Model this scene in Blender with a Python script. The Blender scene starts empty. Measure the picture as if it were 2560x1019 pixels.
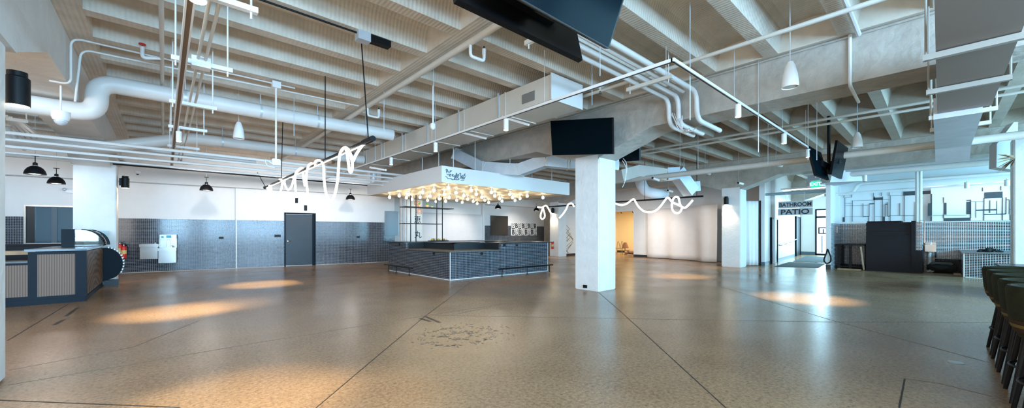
import bpy, bmesh, math, random
from mathutils import Vector, Matrix
random.seed(7)
C = bpy.context.scene.collection
sc = bpy.context.scene
PI = math.pi
# ---------------------------------------------------------------- camera
# the building grid is the world axes: x along the joists, y along the big beams
F = 965.0; HY = 583.0; EYE = 1.35
TH = math.atan2(.6697, .7427)
FX, FY = math.sin(TH), math.cos(TH)
RX, RY = math.cos(TH), -math.sin(TH)
cam_d = bpy.data.cameras.new('camera'); cam = bpy.data.objects.new('camera', cam_d); C.objects.link(cam)
cam.location = (0, 0, EYE); cam.rotation_euler = (PI/2, 0, -TH)
cam_d.sensor_width = 36; cam_d.lens = F/2560*36; cam_d.shift_y = (HY-509.5)/2560
cam_d.clip_start = .05; cam_d.clip_end = 200
sc.camera = cam
# ---------------------------------------------------------------- sky, daylight, exposure
w = bpy.data.worlds.new('sky'); sc.world = w; w.use_nodes = True
w.node_tree.nodes['Background'].inputs[0].default_value = (.62, .84, 1, 1)
w.node_tree.nodes['Background'].inputs[1].default_value = 1.5
sc.view_settings.view_transform = 'Standard'; sc.view_settings.look = 'None'
sc.view_settings.gamma = 1; sc.view_settings.use_curve_mapping = False
sc.view_settings.exposure = .92
sc.cycles.max_bounces = 8; sc.cycles.diffuse_bounces = 5; sc.cycles.glossy_bounces = 4
sc.cycles.sample_clamp_indirect = 6
def area(name, loc, rot, sx, sy, e, col, spread=PI):
    d = bpy.data.lights.new(name, 'AREA'); d.shape = 'RECTANGLE'; d.size = sx; d.size_y = sy
    d.energy = e; d.color = col; d.spread = spread
    o = bpy.data.objects.new(name, d); o.location = loc; o.rotation_euler = rot; C.objects.link(o); return o
def spot(name, loc, target, e, col, ang=40, blend=.6, r=.04):
    d = bpy.data.lights.new(name, 'SPOT'); d.energy = e; d.color = col; d.spot_size = math.radians(ang)
    d.spot_blend = blend; d.shadow_soft_size = r
    o = bpy.data.objects.new(name, d); o.location = loc
    o.rotation_euler = (Vector(target)-Vector(loc)).to_track_quat('-Z', 'Y').to_euler(); C.objects.link(o); return o
SKYC = (.36, .68, 1.0); WARM = (1, .70, .36)
# daylight through the windows of the street wall (y = -7), plus an added warm fill at the side wall
for i in range(5):
    area('daylight_and_fill', (-4+5.2*i, -6.95, 2.3), (PI/2, 0, 0), 4.4, 2.8, (1000, 760, 260, 420, 640)[i], SKYC if i < 3 else (.30, .72, 1))
area('daylight_and_fill', (-5.9, 2.0, 2.3), (0, -PI/2, 0), 2.8, 10, 230, (1, .76, .52))  # warm fill added at the unseen side wall
area('hall_daylight', (30.2, 4.0, 1.6), (0, PI/2, 0), 2.6, 2.0, 220, (.42, .78, 1))

# ---------------------------------------------------------------- pixel helpers
def ray(px, py):
    r = (px-1280)/F; return FX+r*RX, FY+r*RY, (HY-py)/F
def at(px, py, s):
    a = ray(px, py); return Vector((a[0]*s, a[1]*s, EYE+a[2]*s))
def onx(px, py, x): return at(px, py, x/ray(px, py)[0])
def ony(px, py, y): return at(px, py, y/ray(px, py)[1])
def onz(px, py, z): return at(px, py, (z-EYE)/ray(px, py)[2])
# ---------------------------------------------------------------- materials
MATS = {}
def nt(name):
    m = bpy.data.materials.new(name); m.use_nodes = True
    t = m.node_tree; b = t.nodes['Principled BSDF']; return m, t, b
def N(t, k, **kw):
    n = t.nodes.new(k)
    for a, v in kw.items(): setattr(n, a, v)
    return n
def setin(n, **kw):
    for k, v in kw.items(): n.inputs[k.replace('_', ' ')].default_value = v
def rgba(c): return (c[0], c[1], c[2], 1)
def mat(name, col, rough=.5, metal=0, bump=0, bscale=20, var=0, vscale=3, emit=None, es=0, spec=.5, trans=0, alpha=1):
    if name in MATS: return MATS[name]
    m, t, b = nt(name)
    b.inputs['Base Color'].default_value = rgba(col); b.inputs['Roughness'].default_value = rough
    b.inputs['Metallic'].default_value = metal; b.inputs['Specular IOR Level'].default_value = spec
    if trans: b.inputs['Transmission Weight'].default_value = trans
    if alpha < 1: b.inputs['Alpha'].default_value = alpha
    tc = N(t, 'ShaderNodeTexCoord')
    if var:
        n = N(t, 'ShaderNodeTexNoise'); setin(n, Scale=vscale, Detail=5.0, Roughness=.6)
        t.links.new(tc.outputs['Object'], n.inputs['Vector'])
        r = N(t, 'ShaderNodeMapRange'); setin(r, From_Min=.3, From_Max=.7, To_Min=1-var, To_Max=1+var)
        t.links.new(n.outputs['Fac'], r.inputs['Value'])
        v = N(t, 'ShaderNodeVectorMath', operation='SCALE'); v.inputs[0].default_value = col
        t.links.new(r.outputs['Result'], v.inputs['Scale']); t.links.new(v.outputs[0], b.inputs['Base Color'])
    if bump:
        n = N(t, 'ShaderNodeTexNoise'); setin(n, Scale=bscale, Detail=4.0)
        t.links.new(tc.outputs['Object'], n.inputs['Vector'])
        q = N(t, 'ShaderNodeBump'); setin(q, Strength=bump, Distance=.02)
        t.links.new(n.outputs['Fac'], q.inputs['Height']); t.links.new(q.outputs[0], b.inputs['Normal'])
    if emit:
        b.inputs['Emission Color'].default_value = rgba(emit); b.inputs['Emission Strength'].default_value = es
    MATS[name] = m; return m
def tile_mat(name, col, grout, w=.05, h=.05, mort=.0034, rough=.12, var=.5):
    m, t, b = nt(name)
    uv = N(t, 'ShaderNodeUVMap'); uv.uv_map = 'UVMap'
    br = N(t, 'ShaderNodeTexBrick'); br.offset = 0; br.squash = 1
    setin(br, Scale=1.0, Mortar_Size=mort, Mortar_Smooth=.15, Bias=0.0, Brick_Width=w, Row_Height=h)
    br.inputs['Color1'].default_value = rgba([c*(1-var) for c in col]); br.inputs['Color2'].default_value = rgba([c*(1+var) for c in col])
    br.inputs['Mortar'].default_value = rgba(grout)
    t.links.new(uv.outputs[0], br.inputs['Vector']); t.links.new(br.outputs['Color'], b.inputs['Base Color'])
    mr = N(t, 'ShaderNodeMapRange'); setin(mr, To_Min=rough, To_Max=.75)
    t.links.new(br.outputs['Fac'], mr.inputs['Value']); t.links.new(mr.outputs[0], b.inputs['Roughness'])
    n = N(t, 'ShaderNodeTexNoise'); setin(n, Scale=9.0, Detail=2.0); t.links.new(uv.outputs[0], n.inputs['Vector'])
    sub = N(t, 'ShaderNodeMath', operation='MULTIPLY_ADD'); sub.inputs[1].default_value = -1.0
    t.links.new(br.outputs['Fac'], sub.inputs[0]); t.links.new(n.outputs['Fac'], sub.inputs[2])
    q = N(t, 'ShaderNodeBump'); setin(q, Strength=.12, Distance=.004)
    t.links.new(sub.outputs[0], q.inputs['Height']); t.links.new(q.outputs[0], b.inputs['Normal'])
    MATS[name] = m; return m
TILE = tile_mat('mosaic_tile', (.012, .018, .034), (.40, .41, .42), mort=.0028, rough=.16)
TILEW = tile_mat('mosaic_tile_wide_grout', (.006, .008, .016), (.72, .75, .78), mort=.0050, rough=.22)
def floor_mat():
    m, t, b = nt('polished_concrete')
    tc = N(t, 'ShaderNodeTexCoord')
    n1 = N(t, 'ShaderNodeTexNoise'); setin(n1, Scale=.45, Detail=9.0, Roughness=.68)
    n2 = N(t, 'ShaderNodeTexNoise'); setin(n2, Scale=30.0, Detail=6.0, Roughness=.8)
    vo = N(t, 'ShaderNodeTexVoronoi'); setin(vo, Scale=34.0)
    vo2 = N(t, 'ShaderNodeTexVoronoi'); setin(vo2, Scale=16.0)
    for x in (n1, n2, vo, vo2): t.links.new(tc.outputs['Object'], x.inputs['Vector'])
    r1 = N(t, 'ShaderNodeValToRGB'); e = r1.color_ramp.elements
    e[0].position = .25; e[0].color = (.235, .14, .076, 1); e[1].position = .78; e[1].color = (.43, .282, .165, 1)
    t.links.new(n1.outputs['Fac'], r1.inputs[0])
    r2 = N(t, 'ShaderNodeMapRange'); setin(r2, From_Min=.3, From_Max=.72, To_Min=.42, To_Max=1.6)
    t.links.new(n2.outputs['Fac'], r2.inputs['Value'])
    mx = N(t, 'ShaderNodeVectorMath', operation='SCALE'); t.links.new(r1.outputs[0], mx.inputs[0]); t.links.new(r2.outputs[0], mx.inputs['Scale'])
    # aggregate specks: pale and dark stones
    sp = N(t, 'ShaderNodeMapRange'); setin(sp, From_Min=.06, From_Max=.16, To_Min=1.0, To_Max=0.0)
    t.links.new(vo.outputs['Distance'], sp.inputs['Value'])
    sep = N(t, 'ShaderNodeSeparateColor'); t.links.new(vo.outputs['Color'], sep.inputs[0])
    gt = N(t, 'ShaderNodeMath', operation='GREATER_THAN'); gt.inputs[1].default_value = .62; t.links.new(sep.outputs[0], gt.inputs[0])
    ml = N(t, 'ShaderNodeMath', operation='MULTIPLY'); t.links.new(sp.outputs[0], ml.inputs[0]); t.links.new(gt.outputs[0], ml.inputs[1])
    mm = N(t, 'ShaderNodeMath', operation='MULTIPLY'); mm.inputs[1].default_value = .75; t.links.new(ml.outputs[0], mm.inputs[0])
    m1 = N(t, 'ShaderNodeMixRGB'); m1.inputs[2].default_value = (.52, .44, .34, 1)
    t.links.new(mm.outputs[0], m1.inputs[0]); t.links.new(mx.outputs[0], m1.inputs[1])
    sp2 = N(t, 'ShaderNodeMapRange'); setin(sp2, From_Min=.08, From_Max=.2, To_Min=.6, To_Max=0.0); t.links.new(vo2.outputs['Distance'], sp2.inputs['Value'])
    sep2 = N(t, 'ShaderNodeSeparateColor'); t.links.new(vo2.outputs['Color'], sep2.inputs[0])
    gt2 = N(t, 'ShaderNodeMath', operation='GREATER_THAN'); gt2.inputs[1].default_value = .55; t.links.new(sep2.outputs[1], gt2.inputs[0])
    ml2 = N(t, 'ShaderNodeMath', operation='MULTIPLY'); t.links.new(sp2.outputs[0], ml2.inputs[0]); t.links.new(gt2.outputs[0], ml2.inputs[1])
    m2 = N(t, 'ShaderNodeMixRGB'); m2.inputs[2].default_value = (.075, .052, .038, 1)
    t.links.new(ml2.outputs[0], m2.inputs[0]); t.links.new(m1.outputs[0], m2.inputs[1])
    t.links.new(m2.outputs[0], b.inputs['Base Color'])
    n3 = N(t, 'ShaderNodeTexNoise'); setin(n3, Scale=.7, Detail=5.0); t.links.new(tc.outputs['Object'], n3.inputs['Vector'])
    rr = N(t, 'ShaderNodeMapRange'); setin(rr, From_Min=.2, From_Max=.8, To_Min=.12, To_Max=.30); t.links.new(n3.outputs['Fac'], rr.inputs['Value'])
    t.links.new(rr.outputs[0], b.inputs['Roughness'])
    q = N(t, 'ShaderNodeBump'); setin(q, Strength=.12, Distance=.01); t.links.new(n2.outputs['Fac'], q.inputs['Height']); t.links.new(q.outputs[0], b.inputs['Normal'])
    b.inputs['Specular IOR Level'].default_value = .13
    MATS['floor'] = m; return m
def rib_mat(name, col, ribs):
    m, t, b = nt(name)
    tc = N(t, 'ShaderNodeTexCoord'); sx = N(t, 'ShaderNodeSeparateXYZ'); t.links.new(tc.outputs['Object'], sx.inputs[0])
    n = N(t, 'ShaderNodeTexNoise'); setin(n, Scale=2.2, Detail=6.0, Roughness=.65); t.links.new(tc.outputs['Object'], n.inputs['Vector'])
    n2 = N(t, 'ShaderNodeTexNoise'); setin(n2, Scale=24.0, Detail=4.0); t.links.new(tc.outputs['Object'], n2.inputs['Vector'])
    r = N(t, 'ShaderNodeMapRange'); setin(r, From_Min=.3, From_Max=.7, To_Min=.84, To_Max=1.1); t.links.new(n.outputs['Fac'], r.inputs['Value'])
    v = N(t, 'ShaderNodeVectorMath', operation='SCALE'); v.inputs[0].default_value = col; t.links.new(r.outputs[0], v.inputs['Scale'])
    t.links.new(v.outputs[0], b.inputs['Base Color']); b.inputs['Roughness'].default_value = .6
    q = N(t, 'ShaderNodeBump')
    if ribs:
        mu = N(t, 'ShaderNodeMath', operation='MULTIPLY'); mu.inputs[1].default_value = 2*PI/.055; t.links.new(sx.outputs[0], mu.inputs[0])
        si = N(t, 'ShaderNodeMath', operation='SINE'); t.links.new(mu.outputs[0], si.inputs[0])
        ad = N(t, 'ShaderNodeMath', operation='MULTIPLY_ADD'); ad.inputs[1].default_value = .5; t.links.new(si.outputs[0], ad.inputs[0]); t.links.new(n2.outputs['Fac'], ad.inputs[2])
        t.links.new(ad.outputs[0], q.inputs['Height']); setin(q, Strength=.35, Distance=.010)
    else:
        t.links.new(n2.outputs['Fac'], q.inputs['Height']); setin(q, Strength=.35, Distance=.02)
    t.links.new(q.outputs[0], b.inputs['Normal']); MATS[name] = m; return m
FLOOR = floor_mat()
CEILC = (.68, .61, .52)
RIBS = rib_mat('ribbed_pan_paint', CEILC, True); PANS = rib_mat('shaded_pan_paint', (.42, .355, .29), False)  # PANS is darkened, taking the weaker light of the farther bays into its colour
BEAM = mat('rough_painted_concrete', (.44, .40, .35), .7, bump=1.0, bscale=9, var=.16, vscale=3)
PLAST = mat('rough_white_plaster', (.74, .73, .71), .6, bump=.7, bscale=9, var=.06, vscale=3)
COLW = mat('painted_column', (.78, .78, .77), .5, bump=.25, bscale=14, var=.04)
WALL = mat('white_wall_paint', (.80, .79, .78), .55, var=.02)
WALLB = mat('cream_wall_paint', (.82, .70, .46), .6)
BASEB = mat('black_baseboard', (.025, .027, .03), .4)
WPIPE = mat('white_pipe_paint', (.74, .74, .73), .4, var=.05, vscale=2)
DUCT = mat('painted_duct', (.66, .63, .57), .45, var=.05, vscale=2)
GALV = mat('galvanised_duct', (.62, .68, .74), .38, metal=.35, var=.08, vscale=4)
BLACK = mat('black_metal', (.006, .0065, .008), .45, spec=.2)
BLKM = mat('black_satin', (.010, .012, .015), .3, spec=.35)
SCREEN = mat('screen_glass', (.002, .006, .009), .15, spec=.02)
TVB = mat('black_plastic', (.004, .004, .005), .4, spec=.2)
STEEL = mat('brushed_steel', (.42, .39, .36), .32, metal=.85, var=.08)
CHROME = mat('chrome', (.85, .86, .87), .12, metal=1)
NAVY = mat('navy_paint', (.003, .009, .017), .45, spec=.12)
GLASS = mat('clear_glass', (.9, .97, 1), .02, trans=1)
WHITE = mat('white_plastic', (.82, .82, .82), .35)
DOORM = mat('slate_door_paint', (.018, .023, .030), .35, var=.1, spec=.3)
RED = mat('extinguisher_red', (.62, .02, .015), .3)
COPPER = mat('copper', (.75, .38, .28), .35, metal=.7)
WOOD = mat('pale_wood', (.46, .28, .14), .5, var=.2, vscale=8)
BROWNST = mat('brown_channel', (.26, .18, .12), .5)
def grain(name, c1, c2, sc_=(1, 1, 1), dist=6, rough=.45):
    m, t, b = nt(name); tc = N(t, 'ShaderNodeTexCoord'); mp = N(t, 'ShaderNodeMapping'); mp.inputs['Scale'].default_value = sc_
    t.links.new(tc.outputs['Object'], mp.inputs[0]); wv = N(t, 'ShaderNodeTexWave'); wv.wave_type = 'RINGS'
    setin(wv, Scale=1.0, Distortion=dist, Detail=4.0, Detail_Scale=1.6); t.links.new(mp.outputs[0], wv.inputs[0])
    cr = N(t, 'ShaderNodeValToRGB'); cr.color_ramp.elements[0].color = rgba(c1); cr.color_ramp.elements[1].color = rgba(c2)
    t.links.new(wv.outputs[0], cr.inputs[0]); t.links.new(cr.outputs[0], b.inputs['Base Color']); b.inputs['Roughness'].default_value = rough; b.inputs['Specular IOR Level'].default_value = .12
    MATS[name] = m; return m
WALNUT = grain('walnut_board', (.055, .03, .016), (.20, .115, .06), (2, 1.2, 2.4), 7)
BLKWOOD = grain('black_stained_wood', (.010, .0085, .010), (.026, .023, .026), (6, 1, 22), 5, .5)
def stripe(name, c1, c2, period, axis, rough=.6):
    m, t, b = nt(name); tc = N(t, 'ShaderNodeTexCoord'); s = N(t, 'ShaderNodeSeparateXYZ'); t.links.new(tc.outputs['Object'], s.inputs[0])
    mu = N(t, 'ShaderNodeMath', operation='MULTIPLY'); mu.inputs[1].default_value = 2*PI/period; t.links.new(s.outputs[axis], mu.inputs[0])
    si = N(t, 'ShaderNodeMath', operation='SINE'); t.links.new(mu.outputs[0], si.inputs[0])
    mr = N(t, 'ShaderNodeMapRange'); setin(mr, From_Min=-1.0, From_Max=1.0); t.links.new(si.outputs[0], mr.inputs['Value'])
    cr = N(t, 'ShaderNodeValToRGB'); cr.color_ramp.elements[0].color = rgba(c1); cr.color_ramp.elements[1].color = rgba(c2)
    t.links.new(mr.outputs[0], cr.inputs[0]); t.links.new(cr.outputs[0], b.inputs['Base Color']); b.inputs['Roughness'].default_value = rough
    MATS[name] = m; return m
REED = stripe('reeded_wood', (.10, .062, .043), (.22, .15, .115), .032, 0)
OLIVE = mat('olive_upholstery', (.016, .018, .008), .8, spec=.15, bump=.3, bscale=60, var=.25, vscale=12)
TANB = mat('brown_band', (.035, .017, .009), .8, spec=.2); YEL = mat('yellow_stripe', (.11, .075, .008), .8)
GOLD = mat('gold_strip', (.42, .33, .14), .35, metal=.5)
MURAL = mat('mural_black', (.035, .06, .075), .5)
SHEET = mat('hanging_sheet', (.80, .77, .76), .7, var=.03)
NEON = mat('led_tube', (1, 1, 1), .4, emit=(1, .95, .86), es=2.4)
BULB = mat('lit_bulb', (1, 1, 1), .3, emit=(1, .82, .55), es=30)
LENS = mat('lit_lens', (1, 1, 1), .3, emit=(1, .82, .55), es=14)
LENSW = mat('pendant_lens', (1, 1, 1), .3, emit=(1, .96, .90), es=2.2)
# ---------------------------------------------------------------- mesh builder
class M:
    def __init__(s): s.v = []; s.f = []; s.uv = None; s.smooth = False
    def add(s, vs, fs):
        n = len(s.v); s.v += [Vector(v) for v in vs]; s.f += [tuple(i+n for i in f) for f in fs]; return s
    def box(s, x0, x1, y0, y1, z0, z1):
        x0, x1 = min(x0, x1), max(x0, x1); y0, y1 = min(y0, y1), max(y0, y1); z0, z1 = min(z0, z1), max(z0, z1)
        return s.add([(x0,y0,z0),(x1,y0,z0),(x1,y1,z0),(x0,y1,z0),(x0,y0,z1),(x1,y0,z1),(x1,y1,z1),(x0,y1,z1)],
                     [(0,3,2,1),(4,5,6,7),(0,1,5,4),(1,2,6,5),(2,3,7,6),(3,0,4,7)])
    def bar(s, p, q, w, h, up=(0, 0, 1)):
        p, q = Vector(p), Vector(q); d = (q-p).normalized(); u = Vector(up)
        if abs(d.dot(u)) > .95: u = Vector((1, 0, 0))
        a = d.cross(u).normalized()*w/2; b = a.cross(d).normalized()*h/2
        vs = [p-a-b, p+a-b, p+a+b, p-a+b, q-a-b, q+a-b, q+a+b, q-a+b]
        return s.add(vs, [(0,1,2,3),(7,6,5,4),(4,5,1,0),(5,6,2,1),(6,7,3,2),(7,4,0,3)])
    def tube(s, pts, r, n=10, closed=False, caps=True):
        pts = [Vector(p) for p in pts]; L = len(pts); rings = []; ref = None
        rr = r if isinstance(r, (list, tuple)) else [r]*L
        for i, p in enumerate(pts):
            if closed: d = pts[(i+1) % L]-pts[i-1]
            else: d = pts[min(i+1, L-1)]-pts[max(i-1, 0)]
            d = d.normalized()
            if ref is None: ref = Vector((0, 0, 1)) if abs(d.z) < .9 else Vector((1, 0, 0))
            ref = (ref-d*ref.dot(d))
            if ref.length < 1e-4: ref = Vector((0, 1, 0))-d*d.y
            ref.normalize(); b = d.cross(ref)
            rings.append([p+ref*rr[i]*math.cos(2*PI*k/n)+b*rr[i]*math.sin(2*PI*k/n) for k in range(n)])
        base = len(s.v)
        for rg in rings: s.v += rg
        m = L if closed else L-1
        for i in range(m):
            a = base+i*n; c = base+((i+1) % L)*n
            for k in range(n): s.f.append((a+k, a+(k+1) % n, c+(k+1) % n, c+k))
        if not closed and caps:
            s.f.append(tuple(base+k for k in range(n))[::-1]); s.f.append(tuple(base+(L-1)*n+k for k in range(n)))
        s.smooth = True; return s
    def lathe(s, prof, c=(0, 0, 0), n=24, axis='z'):
        base = len(s.v); c = Vector(c)
        for (r, z) in prof:
            for k in range(n):
                a = 2*PI*k/n
                p = Vector((r*math.cos(a), r*math.sin(a), z)) if axis == 'z' else (Vector((z, r*math.cos(a), r*math.sin(a))) if axis == 'x' else Vector((r*math.cos(a), z, r*math.sin(a))))
                s.v.append(c+p)
        for i in range(len(prof)-1):
            for k in range(n): s.f.append((base+i*n+k, base+i*n+(k+1) % n, base+(i+1)*n+(k+1) % n, base+(i+1)*n+k))
        if prof[0][0] > 1e-4: s.f.append(tuple(base+k for k in range(n))[::-1])
        if prof[-1][0] > 1e-4: s.f.append(tuple(base+(len(prof)-1)*n+k for k in range(n)))
        s.smooth = True; return s
    def prism(s, poly, a, b, axis):
        # poly in the two other axes; extruded from a to b along axis
        def mk(u, v, t):
            return {'x': (t, u, v), 'y': (u, t, v), 'z': (u, v, t)}[axis]
        n = len(poly); vs = [mk(u, v, a) for u, v in poly]+[mk(u, v, b) for u, v in poly]
        fs = [tuple(range(n))[::-1], tuple(range(n, 2*n))]+[(i, (i+1) % n, n+(i+1) % n, n+i) for i in range(n)]
        return s.add(vs, fs)
    def sphere(s, c, r, n=12, sz=1):
        pr = [(max(r*math.sin(PI*i/(n//2)), 0), -r*sz*math.cos(PI*i/(n//2))) for i in range(n//2+1)]
        return s.lathe(pr, c, n)
def setprops(o, label=None, cat=None, group=None, kind=None):
    if label: o['label'] = label
    if cat: o['category'] = cat
    if group: o['group'] = group
    if kind: o['kind'] = kind
def build(name, m, material, parent=None, bevel=0, origin=None, **props):
    """parent: world-space part of a thing whose Empty has no rotation; its mesh is stored relative to that Empty"""
    me = bpy.data.meshes.new(name)
    if origin is not None: org = Vector(origin)
    elif parent is not None and parent.get('_local'): org = Vector((0, 0, 0))
    elif parent is not None:
        org = Vector(parent.location); pp = parent.parent
        while pp is not None: org += Vector(pp.location); pp = pp.parent
    else:
        xs = [v.x for v in m.v]; ys = [v.y for v in m.v]; zs = [v.z for v in m.v]
        org = Vector(((min(xs)+max(xs))/2, (min(ys)+max(ys))/2, min(zs)))
        if props.get('kind') == 'structure': org = Vector((0, 0, 0))
    me.from_pydata([v-org for v in m.v], [], m.f); me.update()
    bm = bmesh.new(); bm.from_mesh(me); bmesh.ops.recalc_face_normals(bm, faces=bm.faces)
    if bevel: bmesh.ops.bevel(bm, geom=list(bm.edges), offset=bevel, segments=2, affect='EDGES', clamp_overlap=True)
    bm.to_mesh(me); bm.free()
    uvl = me.uv_layers.new(name='UVMap')
    co = [v.co for v in me.vertices]; off = org
    for p in me.polygons:
        nx, ny, nz = abs(p.normal.x), abs(p.normal.y), abs(p.normal.z)
        for li in p.loop_indices:
            c = co[me.loops[li].vertex_index]+off
            uvl.data[li].uv = (c.x, c.y) if nz > max(nx, ny) else ((c.y, c.z) if nx > ny else (c.x, c.z))
        p.use_smooth = False
    if m.smooth:
        me.polygons.foreach_set('use_smooth', [True]*len(me.polygons))
        try: me.set_sharp_from_angle(angle=math.radians(40))
        except Exception: pass
    me.materials.append(material)
    o = bpy.data.objects.new(name, me); C.objects.link(o)
    if parent is not None: o.parent = parent; o.location = (0, 0, 0)
    else: o.location = org
    setprops(o, **props); return o
def thing(name, label, cat, loc, rz=0, group=None, local=False):
    o = bpy.data.objects.new(name, None); C.objects.link(o); o.location = loc; o.rotation_euler = (0, 0, rz); o.empty_display_size = .1
    setprops(o, label, cat, group)
    if local or rz: o['_local'] = 1
    return o
def struct(name, m, material, parent=None, bevel=0): return build(name, m, material, parent, bevel, kind='structure' if parent is None else None)
def dup(root, loc, rz=None, label=None):
    r = root.copy(); C.objects.link(r); r.location = loc
    if rz is not None: r.rotation_euler = (0, 0, rz)
    if label: r['label'] = label
    for ch in list(root.children):
        c = ch.copy(); C.objects.link(c); c.parent = r
        for g in ch.children:
            d = g.copy(); C.objects.link(d); d.parent = c
    return r
def text(name, body, size, loc, normal, material, parent=None, extrude=.003, offset=0, sx=1, align='CENTER', fit=None, **props):
    cu = bpy.data.curves.new(name, 'FONT'); cu.body = body; cu.size = size; cu.extrude = extrude; cu.offset = offset
    cu.align_x = align; cu.align_y = 'CENTER'; cu.materials.append(material)
    o = bpy.data.objects.new(name, cu); C.objects.link(o)
    n = Vector(normal).normalized(); up = Vector((0, 0, 1)); u = up.cross(n).normalized()
    mt = Matrix((( u.x*sx, up.x, n.x), (u.y*sx, up.y, n.y), (u.z*sx, up.z, n.z))).to_4x4()
    L = Vector(loc)
    if parent is not None:
        L = L-Vector(parent.location); o.parent = parent
    mt.translation = L
    bpy.context.view_layer.update()
    dg = bpy.context.evaluated_depsgraph_get()
    me = bpy.data.meshes.new_from_object(o.evaluated_get(dg), depsgraph=dg)
    if fit:
        xs = [v.co.x for v in me.vertices]; ys = [v.co.y for v in me.vertices]; kx = fit[0]/(max(xs)-min(xs)); ky = fit[1]/(max(ys)-min(ys)); cx_ = (max(xs)+min(xs))/2; cy_ = (max(ys)+min(ys))/2
        for v in me.vertices: v.co.x = (v.co.x-cx_)*kx; v.co.y = (v.co.y-cy_)*ky
    bpy.data.objects.remove(o); o = bpy.data.objects.new(name, me); C.objects.link(o)
    if not me.materials: me.materials.append(material)
    if parent is not None: o.parent = parent
    o.matrix_local = mt
    setprops(o, **props); return o
def smoothpath(pts, k=5):
    pts = [Vector(p) for p in pts]; out = []
    for i in range(len(pts)-1):
        p0 = pts[max(i-1, 0)]; p1 = pts[i]; p2 = pts[i+1]; p3 = pts[min(i+2, len(pts)-1)]
        for j in range(k):
            t = j/k
            out.append(.5*((2*p1)+(p2-p0)*t+(2*p0-5*p1+4*p2-p3)*t*t+(3*p1-p0-3*p2+p3)*t**3))
    out.append(pts[-1]); return out
# ================================================================ SHELL
ZJ, ZS = 4.25, 4.66           # underside of joists, slab
struct('floor', M().box(-8, 32, -9, 22, -.2, 0), FLOOR)
# control joints cut in the slab
def joint(pts, w=.012):
    m = M()
    g = [onz(*p, 0) for p in pts]
    for a, b in zip(g, g[1:]):
        m.bar((a.x, a.y, .0006), (b.x, b.y, .0006), w, .002)
    return m
JM = mat('joint_sealant', (.035, .026, .02), .7)  # plain dark colour of the joint lines
JF = mat('hairline_crack', (.12, .085, .06), .7)
nj = 1
for pts, ww, mt_ in (([(1180,702),(1060,792),(925,905),(790,1019)], .010, JM), ([(1497,731),(1545,772),(1815,1019)], .010, JM),
    ([(1075,787),(1280,791),(1630,797),(2080,804),(2540,806)], .007, JF), ([(1075,787),(650,855),(300,915),(20,962)], .008, JF),
    ([(1800,715),(2080,800),(2470,905)], .008, JF), ([(170,760),(20,850)], .012, JM), ([(-20,999),(450,1018)], .012, JM),
    ([(1075,787),(1300,752)], .007, JF), ([(2262,946),(2248,1019)], .012, JM), ([(2262,946),(2350,958),(2480,990)], .01, JF),
    ([(20,925),(330,868),(500,800)], .006, JF), ([(1130,787),(1290,753)], .006, JF)):
    struct('trim_%d' % nj, joint(pts, ww), mt_); nj += 1
# worn black marks near the middle of the floor
mk = M(); rnd = random.Random(3)
cen = onz(1150, 838, 0)
for i in range(260):
    a = rnd.uniform(0, 2*PI); rr = rnd.choice((rnd.uniform(.15, .3), rnd.uniform(.5, .62), rnd.uniform(.2, .9)))
    p = cen+Vector((math.cos(a)*rr*.9, math.sin(a)*rr*.75, 0)); l = rnd.uniform(.01, .05); b = rnd.uniform(0, PI)
    mk.bar((p.x, p.y, .0006), (p.x+l*math.cos(b), p.y+l*math.sin(b), .0006), rnd.uniform(.006, .02), .001)
for px, py, px2, py2 in ((1050,795,1075,803),(1062,790,1100,806),(135,812,160,798),(165,790,195,768)):
    a, b = onz(px, py, 0), onz(px2, py2, 0); mk.bar((a.x, a.y, .0006), (b.x, b.y, .0006), .05, .001)
build('floor_stain', mk, mat('stain', (.06, .045, .035), .6), label='dark scuffed adhesive marks on the polished floor before the kiosk', cat='stain', kind='stuff')
dp = onz(2390, 905, 0); build('floor_drain', M().lathe([(.06, 0), (.06, .002), (0, .002)], dp, 20), STEEL, label='small round metal clean-out cover set in the floor before the stools', cat='floor drain')
dp2 = onz(1020, 697, 0)
pl = onz(1335, 1000, 0)
# ---- ceiling: joists with pans between, solid bands at the beams
BEX = [(-11.4, -10.5), (-1.75, -1.05), (7.46, 8.16), (16.91, 17.61), (26.36, 27.06)]
def ceiling_bay(name, x0, x1, y0, y1, pans, material):
    m = M(); c0 = 5.63
    i0 = math.floor((y0-c0)/.945); i1 = math.ceil((y1-c0)/.945)
    prof = [(-.3725, ZJ), (-.335, ZJ+.22), (-.30, ZJ+.32), (-.22, ZJ+.39), (-.1, ZS), (.1, ZS), (.22, ZJ+.39), (.30, ZJ+.32), (.335, ZJ+.22), (.3725, ZJ)]
    edges = [x0]
    for a, b in pans: edges += [a, b]
    edges.append(x1)
    for i in range(i0, i1):
        yc = c0+.945*i+.4725
        for a, b in pans:
            vs = [(a, yc+u, z) for u, z in prof]+[(b, yc+u, z) for u, z in prof]; n = len(prof)
            m.add(vs, [(k, k+1, n+k+1, n+k) for k in range(n-1)]+[tuple(range(n)), tuple(range(n, 2*n))])
        yj = yc+.4725
        m.add([(x0, yj-.1, ZJ), (x1, yj-.1, ZJ), (x1, yj+.1, ZJ), (x0, yj+.1, ZJ)], [(0, 1, 2, 3)])
        ys = (yc-.3725, yc+.3725)
        for k in range(0, len(edges), 2):
            a, b = edges[k], edges[k+1]
            if b-a > 1e-3: m.add([(a, ys[0], ZJ), (b, ys[0], ZJ), (b, ys[1], ZJ), (a, ys[1], ZJ)], [(0, 1, 2, 3)])
    me = build(name, m, material, kind='structure'); return me
ceiling_bay('ceiling', -10.5, -1.75, -8, 21, [(-6, -2.0)], RIBS)
ceiling_bay('ceiling', -1.05, 7.46, -8, 21, [(-.78, 3.14), (3.44, 7.36)], RIBS)
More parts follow.
